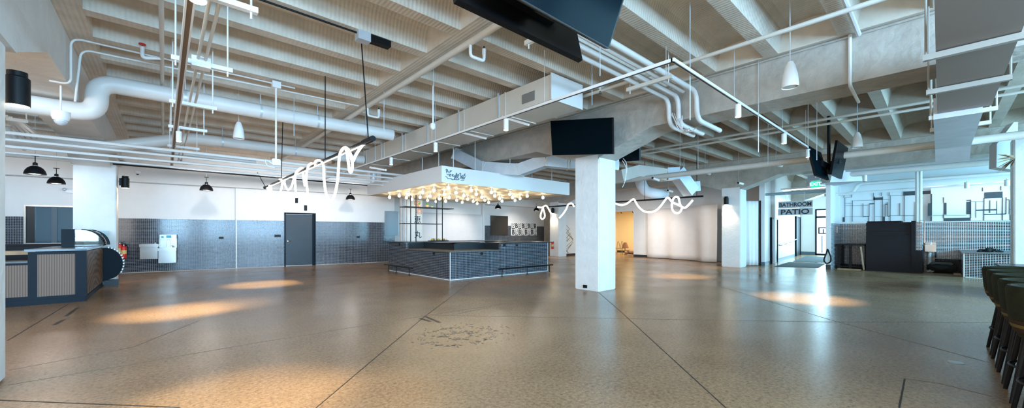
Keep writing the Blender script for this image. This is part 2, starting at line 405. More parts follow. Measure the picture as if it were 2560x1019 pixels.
ceiling_bay('ceiling', 8.16, 16.91, -8, 21, [(8.3, 12.35), (12.65, 16.8)], PANS)
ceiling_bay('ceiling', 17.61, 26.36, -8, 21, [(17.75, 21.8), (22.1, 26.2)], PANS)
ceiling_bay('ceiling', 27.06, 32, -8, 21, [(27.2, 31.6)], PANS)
struct('roof', M().box(-8, 32, -9, 22, 4.7, 4.9), BEAM)
# ---- beams (run along y) with haunches at the columns
COLY = [-4.17, 5.28, 14.73]
for (bx0, bx1) in BEX[1:]:
    m = M().box(bx0, bx1, -8, 21, 3.55, 4.7)
    for cy in COLY:
        for sgn, e in ((-1, cy+.02), (1, cy+.68)):
            poly = [(e, 3.10), (e+sgn*1.35, 3.56), (e, 3.56)]
            m.prism(poly, bx0+.001, bx1-.001, 'x')
        m.box(bx0+.001, bx1-.001, cy+.02, cy+.68, 3.08, 3.56)
    struct('beam', m, BEAM if bx0 > 0 else mat('white_painted_beam', (.70, .69, .67), .6, bump=.5, bscale=9, var=.06, vscale=3))
# ---- columns
def column(x0, y0, material, w=.70, d=.70, x1=None):
    m = M().box(x0, x0+w, y0, y0+d, 0, 3.2)
    return struct('column', m, material, bevel=.02)
for x0, y0, mt_ in ((7.46, 5.28, PLAST), (16.91, 5.28, COLW), (16.91, 14.73, COLW), (7.46, 14.73, PLAST)):
    column(x0, y0, mt_)
column(-1.72, 14.76, COLW, .77, .70)
nc = at(15, 945, 3.6)
column(nc.x-.70, nc.y-.70, PLAST)
# ---- far wall with mosaic dado, measured on its own slightly turned line
WS = -.115; WA = math.atan(WS); WO = Vector((0, 18.62, 0))
wd = Vector((math.cos(WA), math.sin(WA), 0)); wn = Vector((math.sin(WA), -math.cos(WA), 0))   # wn into the room
def onwall(px, py, off=0):
    a = ray(px, py); o = WO+wn*off; d = Vector((a[0], a[1], 0))
    s = o.dot(wn)/d.dot(wn); p = at(px, py, s); return (p-WO).dot(wd), p.z
wallE = None
def wstruct(name, m, material, bevel=0, **kw):
    o = build(name, m, material, origin=(0, 0, 0), **(kw or {'kind': 'structure'})); o.location = WO; o.rotation_euler = (0, 0, WA); return o
# local frame: u = x, room side = -y
T = 1.87
uj = onwall(591, 600)[0]; dL, dR = onwall(710, 600)[0], onwall(788, 600)[0]; dT = onwall(710, 531)[1]
wl, wr = onwall(66, 560)[0], onwall(186, 560)[0]; wz0, wz1 = onwall(100, 607)[1], onwall(100, 516)[1]
# wall left of jog
m = M().box(-9, wl, 0, .2, T, 3.3).box(wr, uj, 0, .2, T, 3.3).box(wl, wr, 0, .2, wz1, 3.3)
wstruct('wall_far', m, WALL)
m = M().box(-9, wl, -.012, .2, 0, T).box(wr, uj, -.012, .2, 0, T).box(wl, wr, -.012, .2, 0, wz0)
wstruct('wall_far_dado', m, TILE)
m = M().box(uj, dL, -.10, .2, T, 3.3).box(dL, dR, -.10, .2, dT, 3.3).box(dR, 8.3, -.10, .2, T, 3.3); wstruct('wall_far', m, WALL)
m = M().box(uj, dL, -.115, .2, 0, T).box(dR, 8.3, -.115, .2, 0, T); wstruct('wall_far_dado', m, TILE)
wstruct('trim_20', M().box(uj-.02, uj+.012, -.13, -.10, 0, 3.1), mat('edge_trim', (.78, .78, .76), .4))
wstruct('wall_far_bulkhead', M().box(-9, 8.5, -.45, .2, 3.1, 4.7), WALL)
wstruct('baseboard_far', M().box(wr, dL, -.145, -.0, 0, .012).box(dR, 8.3, -.145, -.0, 0, .012), mat('tile_foot', (.6, .57, .52), .6))
# serving window in the dado
W1 = wstruct('window_1', M().box(wl-.04, wl, -.05, .2, wz0-.04, wz1+.04).box(wr, wr+.04, -.05, .2, wz0-.04, wz1+.04).box(wl, wr, -.05, .2, wz1, wz1+.04).box(wl, wr, -.05, .2, wz0-.04, wz0), STEEL)
pane = build('window_pane', M().box(wl, wr, .08, .09, wz0, wz1), mat('dim_window_glass', (.05, .10, .14), .06, spec=.7), origin=(0, 0, 0)); pane.parent = W1
fr = build('window_frame', M().box(wl, wl+.16, .03, .08, wz0, wz1), BLKM, origin=(0, 0, 0)); fr.parent = W1
bl = build('window_blind', M().box(wl+.5, wl+.62, .05, .078, wz0, wz1), mat('grey_jamb', (.07, .11, .14), .5), origin=(0, 0, 0)); bl.parent = W1
# slate door
D1 = wstruct('door_1', M().box(dL+.05, dR-.12, -.03, .02, .01, dT-.06), DOORM)
q = build('door_frame', M().box(dL, dL+.05, -.16, .1, 0, dT).box(dR-.05, dR, -.16, .1, 0, dT).box(dR-.12, dR-.05, -.07, .0, 0, dT-.05).box(dL, dR, -.16, .1, dT-.05, dT), NAVY, origin=(0, 0, 0)); q.parent = D1
hz = onwall(722, 602)[1]
q = build('door_handle', M().lathe([(.035, 0), (.035, -.03), (.02, -.05), (0, -.05)], (dL+.13, -.03, hz), 16, 'y').tube([(dL+.13, -.07, hz), (dL+.26, -.07, hz)], .012, 8), CHROME, origin=(0, 0, 0)); q.parent = D1
sg = onwall(694, 589, .11); wstruct('restroom_sign', M().box(sg[0]-.11, sg[0]+.11, -.125, -.112, sg[1]-.05, sg[1]+.05), BLACK, label='small dark door sign on the mosaic tiles beside the slate door', cat='sign')
for px, py, lb in ((553, 594, 'black tile socket plate on the far mosaic wall between the fountains and the slate door'), (895, 592, 'black socket plate on the mosaic dado between the slate door and the kiosk')):
    a = onwall(px, py, .1); wstruct('wall_socket', M().box(a[0]-.07, a[0]+.07, -.135, -.11 if px > 600 else -.01, a[1]-.04, a[1]+.04), BLACK, label=lb, cat='socket')
# wall behind the kiosk, hung with a sheet, then the poster wall
struct('wall_back', M().box(7.9, 14.3, 18.5, 18.7, 0, 4.7), WALL)
def sheet(name, p, q, z0, z1, folds, amp, label, seed=1, group=None):
    r = random.Random(seed); p, q = Vector(p), Vector(q); d = q-p; L = d.length; d.normalize(); n = Vector((-d.y, d.x, 0))
    m = M(); nu, nv = 90, 10; ph = [(r.uniform(.6, 5), r.uniform(0, 6.28), r.uniform(.3, 1)) for _ in range(folds)]
    for j in range(nv+1):
        for i in range(nu+1):
            u = i/nu; v = j/nv
            o = sum(a*math.sin(2*PI*f*u+c+v*.6) for f, c, a in ph)/folds*amp*(1.3-.7*v)
            m.v.append(p+d*(u*L)+n*(o-.01)+Vector((0, 0, z0+(z1-z0)*v)))
    for j in range(nv):
        for i in range(nu): m.f.append((j*(nu+1)+i, j*(nu+1)+i+1, (j+1)*(nu+1)+i+1, (j+1)*(nu+1)+i))
    m.smooth = True
    o = build(name, m, SHEET, label=label, cat='sheet')
    md = o.modifiers.new('thick', 'SOLIDIFY'); md.thickness = .006; return o
sheet('hanging_sheet', (8.6, 18.38, 0), (14.2, 18.38, 0), .02, 2.47, 6, .05, 'pale grey sheet pinned over the wall behind the kiosk shelves', 4)
struct('wall_back', M().box(14.3, 20.8, 18.9, 19.1, 1.84, 4.7).box(14.15, 14.3, 18.3, 19.1, 0, 4.7), WALL)
struct('wall_back_dado', M().box(14.3, 20.8, 18.885, 19.1, 0, 1.84), TILE)
struct('wall_back_bulkhead', M().box(7.9, 20.8, 18.2, 18.9, 3.1, 4.7), WALL)
struct('column', M().box(20.1, 20.8, 18.2, 18.9, 0, 3.2), BEAM)
struct('wall_gold', M().box(17.6, 20.4, 15.1, 15.3, 0, 4.7), WALL)
struct('baseboard_gold', M().box(17.6, 20.3, 15.085, 15.1, 0, .13), BASEB)
# wall at x=20.3 with the opening to the cream room
OZ = 2.66
struct('wall_right', M().box(20.3, 20.5, 4.95, 11.95, 0, 4.7).box(20.3, 20.5, 11.95, 14.7, OZ, 4.7).box(20.3, 20.5, 14.7, 15.1, 0, 4.7), WALL)
struct('baseboard_right', M().box(20.285, 20.3, 10.9, 11.95, 0, .13), BASEB)
struct('wall_cream', M().box(24.6, 24.8, 10, 16, 0, 3.2).box(20.5, 24.8, 15.8, 16, 0, 3.2).box(20.5, 24.8, 9.8, 10, 0, 3.2), WALLB)
struct('ceiling_cream', M().box(20.5, 24.8, 9.8, 16, 3.0, 3.2), WALLB)
struct('baseboard_cream', M().box(24.58, 24.6, 10, 16, 0, .12), BASEB)
area('cream_room_light', (22.4, 13, 2.95), (0, 0, 0), 1.6, 1.6, 95, (1, .82, .52))
# hallway
hl = math.atan2(1.03, 11.3)
HW = thing('wall_hall', None, None, (18.8, 4.95, 0), hl); HW['kind'] = 'structure'
build('wall_panel', M().box(0, 11.4, 0, .2, 0, 4.7), WALL, HW)
build('baseboard_strip', M().box(0, 11.35, -.012, 0, 0, .14).box(-.012, 0, -.012, .2, 0, .14), mat('hall_baseboard', (.10, .16, .20), .5), HW)
struct('wall_hall_side', M().box(18.63, 30.5, 2.76, 2.9, 0, 4.7), WALL)
struct('baseboard_post', M().box(18.615, 18.63, 2.755, 2.905, 0, .18), BASEB)
DY1 = onx(2038, 600, 30.3).y
struct('wall_hall_end', M().box(30.3, 30.5, DY1, 6.5, 0, 4.7).box(30.3, 30.5, 2.76, DY1, 2.86, 4.7), WALL)
struct('baseboard_hall_end', M().box(30.285, 30.3, DY1, 6.2, 0, .2), mat('hall_baseboard', (.1, .16, .2), .5))
D4 = struct('door_4', M().box(30.32, 30.36, 2.9, DY1-.06, .1, 2.3).box(30.32, 30.36, 2.9, DY1-.06, 2.44, 2.8), mat('door_glass', (.85, .96, 1), .02, trans=1))
build('door_frame', M().box(30.28, 30.4, DY1-.07, DY1, 0, 2.86).box(30.28, 30.4, 2.9, DY1, 2.8, 2.86).box(30.28, 30.4, 2.9, DY1, 2.32, 2.42).box(30.28, 30.4, 2.9, DY1, 0, .1), NAVY, D4)
a = onx(2057, 576, 30.25)
build('door_notice', M().box(30.24, 30.25, a.y-.22, a.y-.16, a.z-.2, a.z+.2).box(30.24, 30.25, a.y+.16, a.y+.22, a.z-.2, a.z+.2).box(30.24, 30.25, a.y-.2, a.y+.2, a.z-.2, a.z-.14).box(30.24, 30.25, a.y-.2, a.y+.2, a.z+.14, a.z+.2).box(30.24, 30.25, a.y-.05, a.y, a.z-.2, a.z+.1), NAVY, D4)
build('door_pull', M().tube([(30.2, onx(2055, 600, 30.2).y, .15), (30.2, onx(2055, 600, 30.2).y, 1.2)], .02, 8), NAVY, D4)
# hall side doors on the slanted wall
def hallu(px):
    r = (px-1280)/F; d = Vector((FX+r*RX, FY+r*RY)); c, s_ = math.cos(hl), math.sin(hl)
    # solve p0 + u*(c,s) = t*d
    det = c*(-d.y)-s_*(-d.x); u = (-18.8*(-d.y)+4.95*(-d.x))/det
    return u, (18.8+u*c)/d.x
for i, (p0, p1, yt, lb) in enumerate(((1925, 1940, 543, 1), (1987, 1998, 540, 2))):
    u0, s0 = hallu(p0); u1, s1 = hallu(p1); zt = EYE+(HY-yt)/F*s0
    D = thing('door_%d' % (2+i), None, None, (18.8, 4.95, 0), hl); D['kind'] = 'structure'
    build('door_leaf', M().box(u0+.35, u1-.08, -.06, -.01, .01, zt-.06), DOORM, D)
    build('door_frame', M().box(u0, u0+.08, -.09, .01, 0, zt).box(u1-.08, u1, -.09, .01, 0, zt).box(u0, u1, -.09, .01, zt-.07, zt), NAVY, D)
    build('kick_panel', M().box(u0+.08, u0+.35, -.05, -.01, .01, zt-.07), mat('pale_blue_jamb', (.30, .46, .52), .3), D)
    build('door_handle', M().lathe([(.03, 0), (.03, -.06), (0, -.06)], (u0+.55, -.06, 1.05), 12, 'y'), CHROME, D)
u0, s0 = hallu(1943); u1, s1 = hallu(1987)
HR = thing('handrail', 'thin metal handrail on the hallway wall between the two dark doors', 'handrail', (18.8, 4.95, 0), hl)
z0 = EYE+(HY-612)/F*s0; z1 = EYE+(HY-597.5)/F*s1
build('rail', M().tube([(u0, -.02, z0), (u0, -.1, z0), (u1, -.1, z1), (u1, -.02, z1)], .022, 8), mat('rail_grey', (.25, .36, .42), .35), HR)
for k in range(4):
    uu = u0+(u1-u0)*(.12+.25*k); zz = z0+(z1-z0)*(.12+.25*k)
    build('bracket', M().tube([(uu, -.1, zz), (uu, -.09, zz-.07), (uu, 0, zz-.07)], .012, 6), NAVY, HR)
for pl_, lb in (([(1935, 666), (2046, 669), (2066, 658), (1972, 655)], 'dark grey entrance mat at the mouth of the patio hallway'), ([(1982, 653.5), (2066, 656.5), (2066, 642), (2014, 640)], 'second dark mat deeper in the hallway by the glass door')):
    g = [onz(*p, 0) for p in pl_]
    build('entrance_mat', M().prism([(p.x, p.y) for p in g], .001, .012, 'z'), mat('mat_fibre', (.04, .055, .06), .9, bump=.4, bscale=80), label=lb, cat='mat')
# mosaic kitchen wall
RT = 1.74
struct('wall_kitchen', M().box(20.7, 20.9, -8, 2.76, RT, 4.7), mat('kitchen_wall_paint', (.74, .78, .80), .5))
struct('wall_kitchen_dado', M().box(20.685, 20.9, -8, 2.76, 0, RT), TILEW)
struct('wall_nook_dado', M().box(18.66, 20.69, 2.745, 2.762, 0, RT), TILEW)
struct('trim_30', M().box(20.66, 20.685, -8, 2.75, RT, RT+.05), mat('trim_white', (.8, .8, .78), .4))
MP = struct('mural_panel', M().box(20.56, 20.70, -3.6, onx(2327, 500, 20.6).y, RT+.05, 2.98), WALL)
struct('wall_pier', M().box(19.0, 20.7, .42, .62, .78, RT), TILEW)
struct('wall_pier_base', M().box(18.98, 20.7, .40, .62, 0, .78), BLKWOOD)
# end of the wall beside the stools
struct('wall_end', M().box(14.7, 15.4, -4.5, -1.15, 0, 3.6), PLAST, bevel=.02)
# shell outside the view: street wall with windows, side wall
m = M().box(-8, 22, -7.4, -7.1, 0, .85).box(-8, 22, -7.4, -7.1, 3.75, 4.7)
for i in range(7): m.box(-6.9+5.2*i, -6.3+5.2*i, -7.4, -7.1, .85, 3.75)
struct('wall_street', m, WALL)
struct('wall_side', M().box(-6.3, -6.1, -7.4, -3.2, 0, 4.7).box(-6.3, -6.1, 7.2, 20, 0, 4.7).box(-6.3, -6.1, -3.2, 7.2, 3.75, 4.7).box(-6.3, -6.1, -3.2, 7.2, 0, .85), WALL)
struct('wall_kitchen_far', M().box(20.9, 31, -.2, 0, 0, 4.7), WALL)
# ================================================================ KIOSK
K = thing('tiled_kiosk', 'square island bar clad in dark blue mosaic tiles under the lit canopy', 'bar counter', (8.18, 11.5, 0))
kx0, kx1, ky0, ky1 = 6.12, 10.25, 9.45, 13.55
zl, zh = .82, 1.05
sy = 12.2; sx_ = 8.04       # where the raised top starts on the two faces
m = M().box(kx0, kx1, ky0, ky1, 0, zl-.02)
m.box(kx0, kx0+.10, sy, ky1, zl-.02, zh-.03).box(sx_, kx1, ky0, ky0+.10, zl-.02, zh-.03)
build('counter_base', m, TILE, K)
build('base_trim', M().box(kx0-.006, kx0+.012, ky0-.006, ky0+.012, 0, zl).box(kx0-.008, kx1+.008, ky0-.008, ky0, 0, .02).box(kx0-.008, kx0, ky0, ky1, 0, .02).box(kx1-.012, kx1+.006, ky0-.008, ky0+.01, 0, zh), mat('white_edge_trim', (.75, .77, .78), .4), K)
build('low_countertop', M().box(kx0-.03, 6.85, ky0-.03, sy, zl-.02, zl+.012).box(6.85, sx_, ky0-.03, 10.3, zl-.02, zl+.012), mat('dark_stone_top', (.13, .115, .10), .25, var=.2), K)
build('inner_panel', M().box(6.8, 6.84, 10.3, sy, zl, zh-.02).box(6.8, sx_, 10.27, 10.31, zl, zh-.02).box(kx0+.1, 6.84, sy, sy+.03, zl, zh-.02).box(sx_-.02, sx_+.02, ky0+.1, 10.3, zl, zh-.02).box(6.9, 9.6, 12.6, 13.3, zl, zh-.05), BLKM, K)
build('raised_countertop', M().box(kx0-.06, 7.1, sy, ky1+.35, zh-.025, zh).box(sx_, kx1+.25, ky0-.06, 10.2, zh-.025, zh).box(6.8, 6.95, 10.3, sy, zh-.03, zh).box(6.8, sx_, 10.3, 10.45, zh-.03, zh).box(9.4, kx1+.2, 10.2, ky1+.3, zh-.025, zh).box(7.1, 9.4, 12.9, ky1+.3, zh-.025, zh), BLKM, K)
for px, py, face in ((1085, 633, 'x'), (999, 610, 'x'), (1204, 633, 'y'), (1261, 612, 'y'), (1292, 612, 'y')):
    p = onx(px, py, kx0) if face == 'x' else ony(px, py, ky0)
    mm = M().box(kx0-.012, kx0, p.y-.05, p.y+.05, p.z-.04, p.z+.035) if face == 'x' else M().box(p.x-.05, p.x+.05, ky0-.012, ky0, p.z-.04, p.z+.035)
    build('socket', mm, BLACK, K)
# foot rails
def footrail(pts, feet, par, h=.2):
    b = build('foot_rail', M().tube(pts, .019, 8), BLACK, par)
    for f in feet: build('rail_post', M().tube([(f[0], f[1], 0), (f[0], f[1], h)], .014, 6).box(f[0]-.03, f[0]+.03, f[1]-.03, f[1]+.03, 0, .008), BLACK, b)
p = [onz(962, 659, .26), onz(1018, 669.5, .26)]
footrail([(kx0-.25, p[0].y, .24), (kx0-.25, p[1].y, .24)], [(kx0-.25, p[1].y+.22), (kx0-.25, (p[0].y+p[1].y)/2+.1), (kx0-.25, p[0].y-.35)], K, .24)
q0 = ony(1246, 674, ky0-.25); q1 = ony(1382, 663, ky0-.25)
footrail([(q0.x, ky0-.25, .24), (q1.x, ky0-.25, .24)], [(ony(1255, 690, ky0-.25).x, ky0-.25), (ony(1318, 683, ky0-.25).x, ky0-.25), (ony(1374, 679, ky0-.25).x, ky0-.25)], K, .24)
# canopy
cx0, cx1, cy0, cy1, cz0, cz1 = 5.50, 10.80, 8.90, 13.97, 2.72, 3.16
CN = thing('canopy', 'large square white plaster canopy hung above the mosaic kiosk', 'canopy', (8.15, 11.43, cz0))
build('fascia', M().box(cx0, cx1, cy0, cy1, cz0+.012, cz1), mat('canopy_white', (.82, .81, .80), .45), CN)
build('soffit', M().box(cx0+.01, cx1-.01, cy0+.01, cy1-.01, cz0, cz0+.012), mat('soffit_ivory', (.85, .76, .60), .55), CN)
for x, y in ((6.2, 9.4), (6.2, 11.2), (9.3, 9.3), (10.3, 9.3), (10.3, 11.4), (6.9, 9.3), (6.2, 10.2)):
    build('hanger_rod', M().tube([(x, y, cz1), (x, y, ZJ)], .012, 6), WPIPE, CN)
# brushed lettering on the fascia, traced stroke by stroke
strokes = [[(1115,424),(1117,429),(1119,424),(1115,423)],[(1116,430),(1118,433)],[(1119,426),(1122,430),(1126,429),(1129,426),(1125,427)],
 [(1117,436),(1124,435),(1128,436),(1122,439),(1127,440)],[(1131,435),(1134,437),(1130,438),(1134,441),(1137,438)],[(1114,441),(1117,442),(1120,446),(1126,446),(1130,447)],
 [(1136,447),(1137,442),(1140,437),(1141,432),(1142,436),(1139,443),(1137,447)],[(1141,447),(1143,440),(1146,435),(1147,439),(1144,443),(1148,446)],
 [(1149,434),(1152,433),(1151,437),(1153,440),(1158,438)],[(1151,447),(1152,442),(1154,441),(1154,446),(1156,442),(1157,448)],[(1158,440),(1160,448),(1162,443),(1164,441)],[(1161,436),(1163,434),(1160,438),(1163,438)],[(1128,447),(1132,449),(1136,448),(1143,449),(1148,448)],[(1152,450),(1157,450),(1160,451)]]
m = M()
for s_ in strokes: m.tube(smoothpath([ony(a, b, cy0-.012) for a, b in s_], 3), .010, 6)
build('sign_lettering', m, mat('sign_ink', (.12, .17, .2), .5), CN)
# bulbs
B0 = thing('globe_bulb', 'round warm glowing bulb with a dark crown cap under the white canopy', 'bulb', (5.85, 9.2, 2.72), group='bulbs under the kiosk canopy', local=True)
build('socket', M().lathe([(.03, 0), (.03, -.02), (.02, -.05), (.02, -.06)], (0, 0, 0), 12), WHITE, B0)
build('globe', M().sphere((0, 0, -.115), .046, 14), BULB, B0)
build('crown_cap', M().lathe([(.02, -.052), (.06, -.058), (.062, -.066), (.04, -.078), (.02, -.08)], (0, 0, .0), 16), BROWNST, B0)
bpx = [(998,485),(1022,481),(1056.6,476),(1084.8,471),(1121,465),(1050,489),(1075,486),(1111,481),(1140,477),(1069,497),(1098.5,493),(1123,490),(1159.6,485),(1114,499.6),(1142,497),(1155.5,502),(1169,493.8),(1178,471),(1190.5,481),(1204.6,488.7),(1183,499.7),(1193,505.4),(1228.7,476),(1237,485.7),(1248.6,492.8),(1221.8,502.8),(1212,497),(1274.7,480.8),(1281,489.8),(1287.7,497),(1318,485.7),(1357.4,490),(1030,494),(1016,490),(1090,500),(1255,499),(1300,492)]
q = onz(974, 489, 2.66); B0.location = (q.x, q.y, 2.72)
for a_, b_ in bpx:
    q = onz(a_, b_, 2.66)
    if cx0+.15 < q.x < cx1-.15 and cy0+.15 < q.y < cy1-.15: dup(B0, (q.x, q.y, 2.72))
# hanging shelf inside the kiosk
H = thing('hanging_shelf', 'black metal shelf rack rising from the kiosk counter to the canopy', 'shelf', (7.2, 12.7, zh))
pz = [(onx, 0)]
xs1 = ony(1040, 560, 12.5).x; xs2 = ony(1106, 560, 12.5).x
for x in (xs1, xs2):
    for y in (12.5, 12.9): build('post', M().box(x-.012, x+.012, y-.012, y+.012, zh, cz0), BLACK, H)
zt1 = ony(1040, 517, 12.5).z; zt2 = ony(1040, 558.5, 12.5).z
build('shelf_board', M().box(ony(1006, 517, 12.7).x, ony(1127, 517, 12.7).x, 12.48, 12.92, zt1-.015, zt1+.015), BLACK, H)
build('shelf_board', M().box(ony(1005, 558, 12.7).x, xs2, 12.48, 12.92, zt2-.012, zt2+.012), BLACK, H)
LEAF = mat('leaf_green', (.16, .42, .03), .5); POT = mat('clay_pot', (.72, .42, .28), .6); POTW = mat('white_pot', (.8, .76, .66), .4)
def plant(px, h, r, pm, label, sprigs=26):
    p = ony(px, 515, 12.7); t = thing('potted_plant', label, 'plant', (p.x, p.y, zt1+.015))
    build('pot', M().lathe([(r*.7, 0), (r, h*.5), (r*.9, h*.5), (0, h*.45)], t.location, 14), pm, t)
    m = M(); rr = random.Random(px)
    for i in range(sprigs):
        a = rr.uniform(0, 6.28); e = rr.uniform(.3, 1); b = Vector(t.location)+Vector((0, 0, h*.45))
        tip = b+Vector((math.cos(a)*r*1.3*e, math.sin(a)*r*1.3*e, h*.6*rr.uniform(.5, 1))); sd = Vector((-math.sin(a), math.cos(a), 0))*r*.22
        mid = (b+tip)/2+Vector((0, 0, h*.12)); m.add([b, mid+sd, tip, mid-sd], [(0, 1, 2, 3)])
    build('leaves', m, LEAF, t)
plant(1048, .17, .06, POT, 'small leafy plant in a clay pot, first on the high kiosk shelf beside the post')
plant(1068, .18, .07, POT, 'biggest leafy plant with a clay pot, middle one on the high kiosk shelf')
plant(1080, .10, .05, POTW, 'tiny plant in a low white pot on the high kiosk shelf')
# fruit and clutter on the kiosk counter
p = at(1124, 606, 14.2); BWL = thing('serving_tray', 'dark tray of mixed yellow and brown oddments on the kiosk counter', 'tray', (7.95, 13.1, zh))
build('tray', M().box(7.6, 8.35, 12.98, 13.3, zh, zh+.03), BLACK, BWL)
rr = random.Random(5)
for i in range(9): build('oddment', M().sphere((7.68+.075*i, 13.1+rr.uniform(-.06, .06), zh+.06), rr.uniform(.03, .055), 10), mat('oddment_%d' % (i % 3), [(.5, .4, .05), (.25, .14, .06), (.6, .55, .45)][i % 3], .6), BWL)
# ================================================================ things on the far wall
def wthing(name, label, cat, u, v, z, group=None):
    p = WO+wd*u+wn*v; return thing(name, label, cat, (p.x, p.y, z), WA, group, local=True)
def fountain(px0, px1, pyt, pyb, label, filler=None):
    u0, zt = onwall(px0, pyt, .38); u1 = onwall(px1, pyt, .38)[0]; zb = onwall(px0, pyb, .38)[1]
    t = wthing('drinking_fountain', label, 'drinking fountain', (u0+u1)/2, 0, zb); w2 = (u1-u0)/2; h = zt-zb
    build('cabinet', M().box(-w2, w2, -.36, -.02, 0, h*.70), STEEL, t, bevel=.008)
    build('basin', M().box(-w2-.01, w2+.01, -.40, -.02, h*.74, h*.93).box(-w2+.0, w2, -.37, -.02, h*.70, h*.74), STEEL, t, bevel=.006)
    build('basin_rim', M().box(-w2+.04, w2-.02, -.38, -.3, h*.93, h*.95), CHROME, t)
    build('spout', M().tube([(w2*.6, -.2, h*.93), (w2*.6, -.2, h*1.03), (w2*.45, -.22, h*1.07)], .016, 8).tube([(w2*.6, -.2, h), (w2*.72, -.2, h*.97)], .01, 6), CHROME, t)
    if filler:
        zf = onwall(px0, filler, .14)[1]-zb
        build('bottle_filler', M().box(-w2, w2, -.05, -.015, h*.9, zf).box(-w2, -w2+.03, -.16, -.015, h*.9, zf).box(w2-.03, w2, -.16, -.015, h*.9, zf).box(-w2, w2, -.16, -.015, zf-.15, zf), STEEL, t, bevel=.004)
        build('display', M().box(-.05, .09, -.165, -.16, zf-.12, zf-.03).box(-w2+.05, -w2+.12, -.165, -.16, zf-.12, zf-.05), mat('cyan_display', (.02, .35, .5), .3), t)
        build('bottle_outline', M().tube([(-.05, -.056, h), (-.05, -.056, h+.2), (-.02, -.056, h+.26), (.02, -.056, h+.26), (.05, -.056, h+.2), (.05, -.056, h)], .005, 6), WHITE, t)
    return t
fountain(349, 394, 607, 648, 'plain steel drinking fountain, shorter and higher of the pair on the mosaic wall')
fountain(395.5, 440, 617, 657.5, 'steel drinking fountain with bottle filler and blue display on the mosaic wall', 586)
EX = {}
def extinguisher(p, h, r, label):
    t = thing('fire_extinguisher', label, 'fire extinguisher', p)
    x, y, z = p
    build('cylinder', M().lathe([(r*.9, 0), (r, .02), (r, h*.72), (r*.7, h*.8), (r*.25, h*.84)], p, 18), RED, t)
    build('valve', M().lathe([(r*.28, h*.84), (r*.28, h*.93)], p, 10).bar((x-.02, y, z+h*.95), (x+.07, y-.03, z+h*.98), .02, .03), CHROME, t)
    build('hose', M().tube(smoothpath([(x, y, z+h*.9), (x+r*1.2, y-.02, z+h*.85), (x+r*1.35, y-.02, z+h*.5), (x+r*1.2, y-.02, z+h*.25)]), .009, 6), BLACK, t)
    build('label_band', M().lathe([(r*1.01, h*.3), (r*1.01, h*.55)], p, 18), mat('label_yellow', (.7, .55, .2), .5), t)
a = onwall(300, 640, .12); b = onwall(310, 645, .16)
for (u, z), lb, k in ((a, 'slimmer red fire extinguisher against the tiles behind the dark case', 0), (b, 'larger red fire extinguisher with yellow label beside the dark rounded case', 1)):
    p = WO+wd*u+wn*(.14+.05*k); extinguisher((p.x, p.y, z), .5, .06+.012*k, lb)
p = onx(1381, 622, 16.82); extinguisher((16.83, p.y, p.z), .5, .065, 'red fire extinguisher fixed to the white column beyond the kiosk')
# menu board
u0, z1 = onwall(963, 527, .2); u1, z0 = onwall(997, 588, .2)
t = wthing('menu_board', 'blank slate blue board on the far wall behind the kiosk end', 'board', (u0+u1)/2, .15, z0)
build('panel', M().box(-(u1-u0)/2, (u1-u0)/2, -.03, .02, 0, z1-z0), mat('slate_blue_board', (.12, .16, .21), .25), t)
build('edge_frame', M().box(-(u1-u0)/2-.01, -(u1-u0)/2, -.035, .02, 0, z1-z0).box((u1-u0)/2, (u1-u0)/2+.01, -.035, .02, 0, z1-z0), STEEL, t)
a = ony(1228, 538, 18.8); b = ony(1270, 587, 18.8)
t = thing('menu_board', 'dark bronze blank board on the tiles beside the letter poster', 'board', ((a.x+b.x)/2, 18.8, b.z))
build('panel', M().box(a.x, b.x, 18.8, 18.87, b.z, a.z), mat('bronze_board', (.04, .033, .026), .3), t)
a = ony(1279, 556.5, 18.8); b = ony(1343, 588, 18.8)
P = thing('letter_poster', 'white poster with two rows of black and white capital B letters', 'poster', ((a.x+b.x)/2, 18.8, b.z))
build('sheet', M().box(a.x, b.x, 18.84, 18.87, b.z, a.z), mat('poster_white', (.85, .84, .82), .5), P)
pw = (b.x-a.x)/8.25; ph = (a.z-b.z)/2
blk = M(); 
for r_ in range(2):
    for c in range(8):
        xx = a.x+pw*(c+.62); zz = a.z-ph*(r_+.5)
        if (c+r_) % 2 == 0: blk.box(xx-pw*.44, xx+pw*.44, 18.835, 18.84, zz-ph*.46, zz+ph*.46)
        text('letter', 'B', ph*1.08, (xx, 18.83 if (c+r_) % 2 == 0 else 18.838, zz), (0, -1, 0), MATS['poster_white'] if (c+r_) % 2 == 0 else BLACK, P, .002, .012, .92)
build('black_squares', blk, BLACK, P)
# chinese writing on the column behind the kiosk
for ch, px, py, mt_ in (('酒', 1047, 528, mat('orange_ink', (.80, .25, .08), .5)), ('恵', 1044, 550, BLACK), ('丸', 1045, 587, BLACK), ('中', 1043, 510, MATS['orange_ink'])):
    p = ony(px, py, 14.72); text('painted_character', ch, .34, p, (0, -1, 0), mt_, None, .002, 0, 1, label={'酒': 'orange painted character second down the column behind the kiosk', '恵': 'black brushed character painted third down the column behind the kiosk', '丸': 'black brushed character painted lowest on the column behind the kiosk', '中': 'orange painted character at the head of the column behind the kiosk'}[ch], cat='lettering')
pc = M()
for k in range(3): pc.tube([(7.42, 14.85+.16*k, .0), (7.42, 14.85+.16*k, 3.1)], .03, 8)
build('conduit', pc, WPIPE, label='three white conduits running down the column behind the kiosk', cat='conduit')
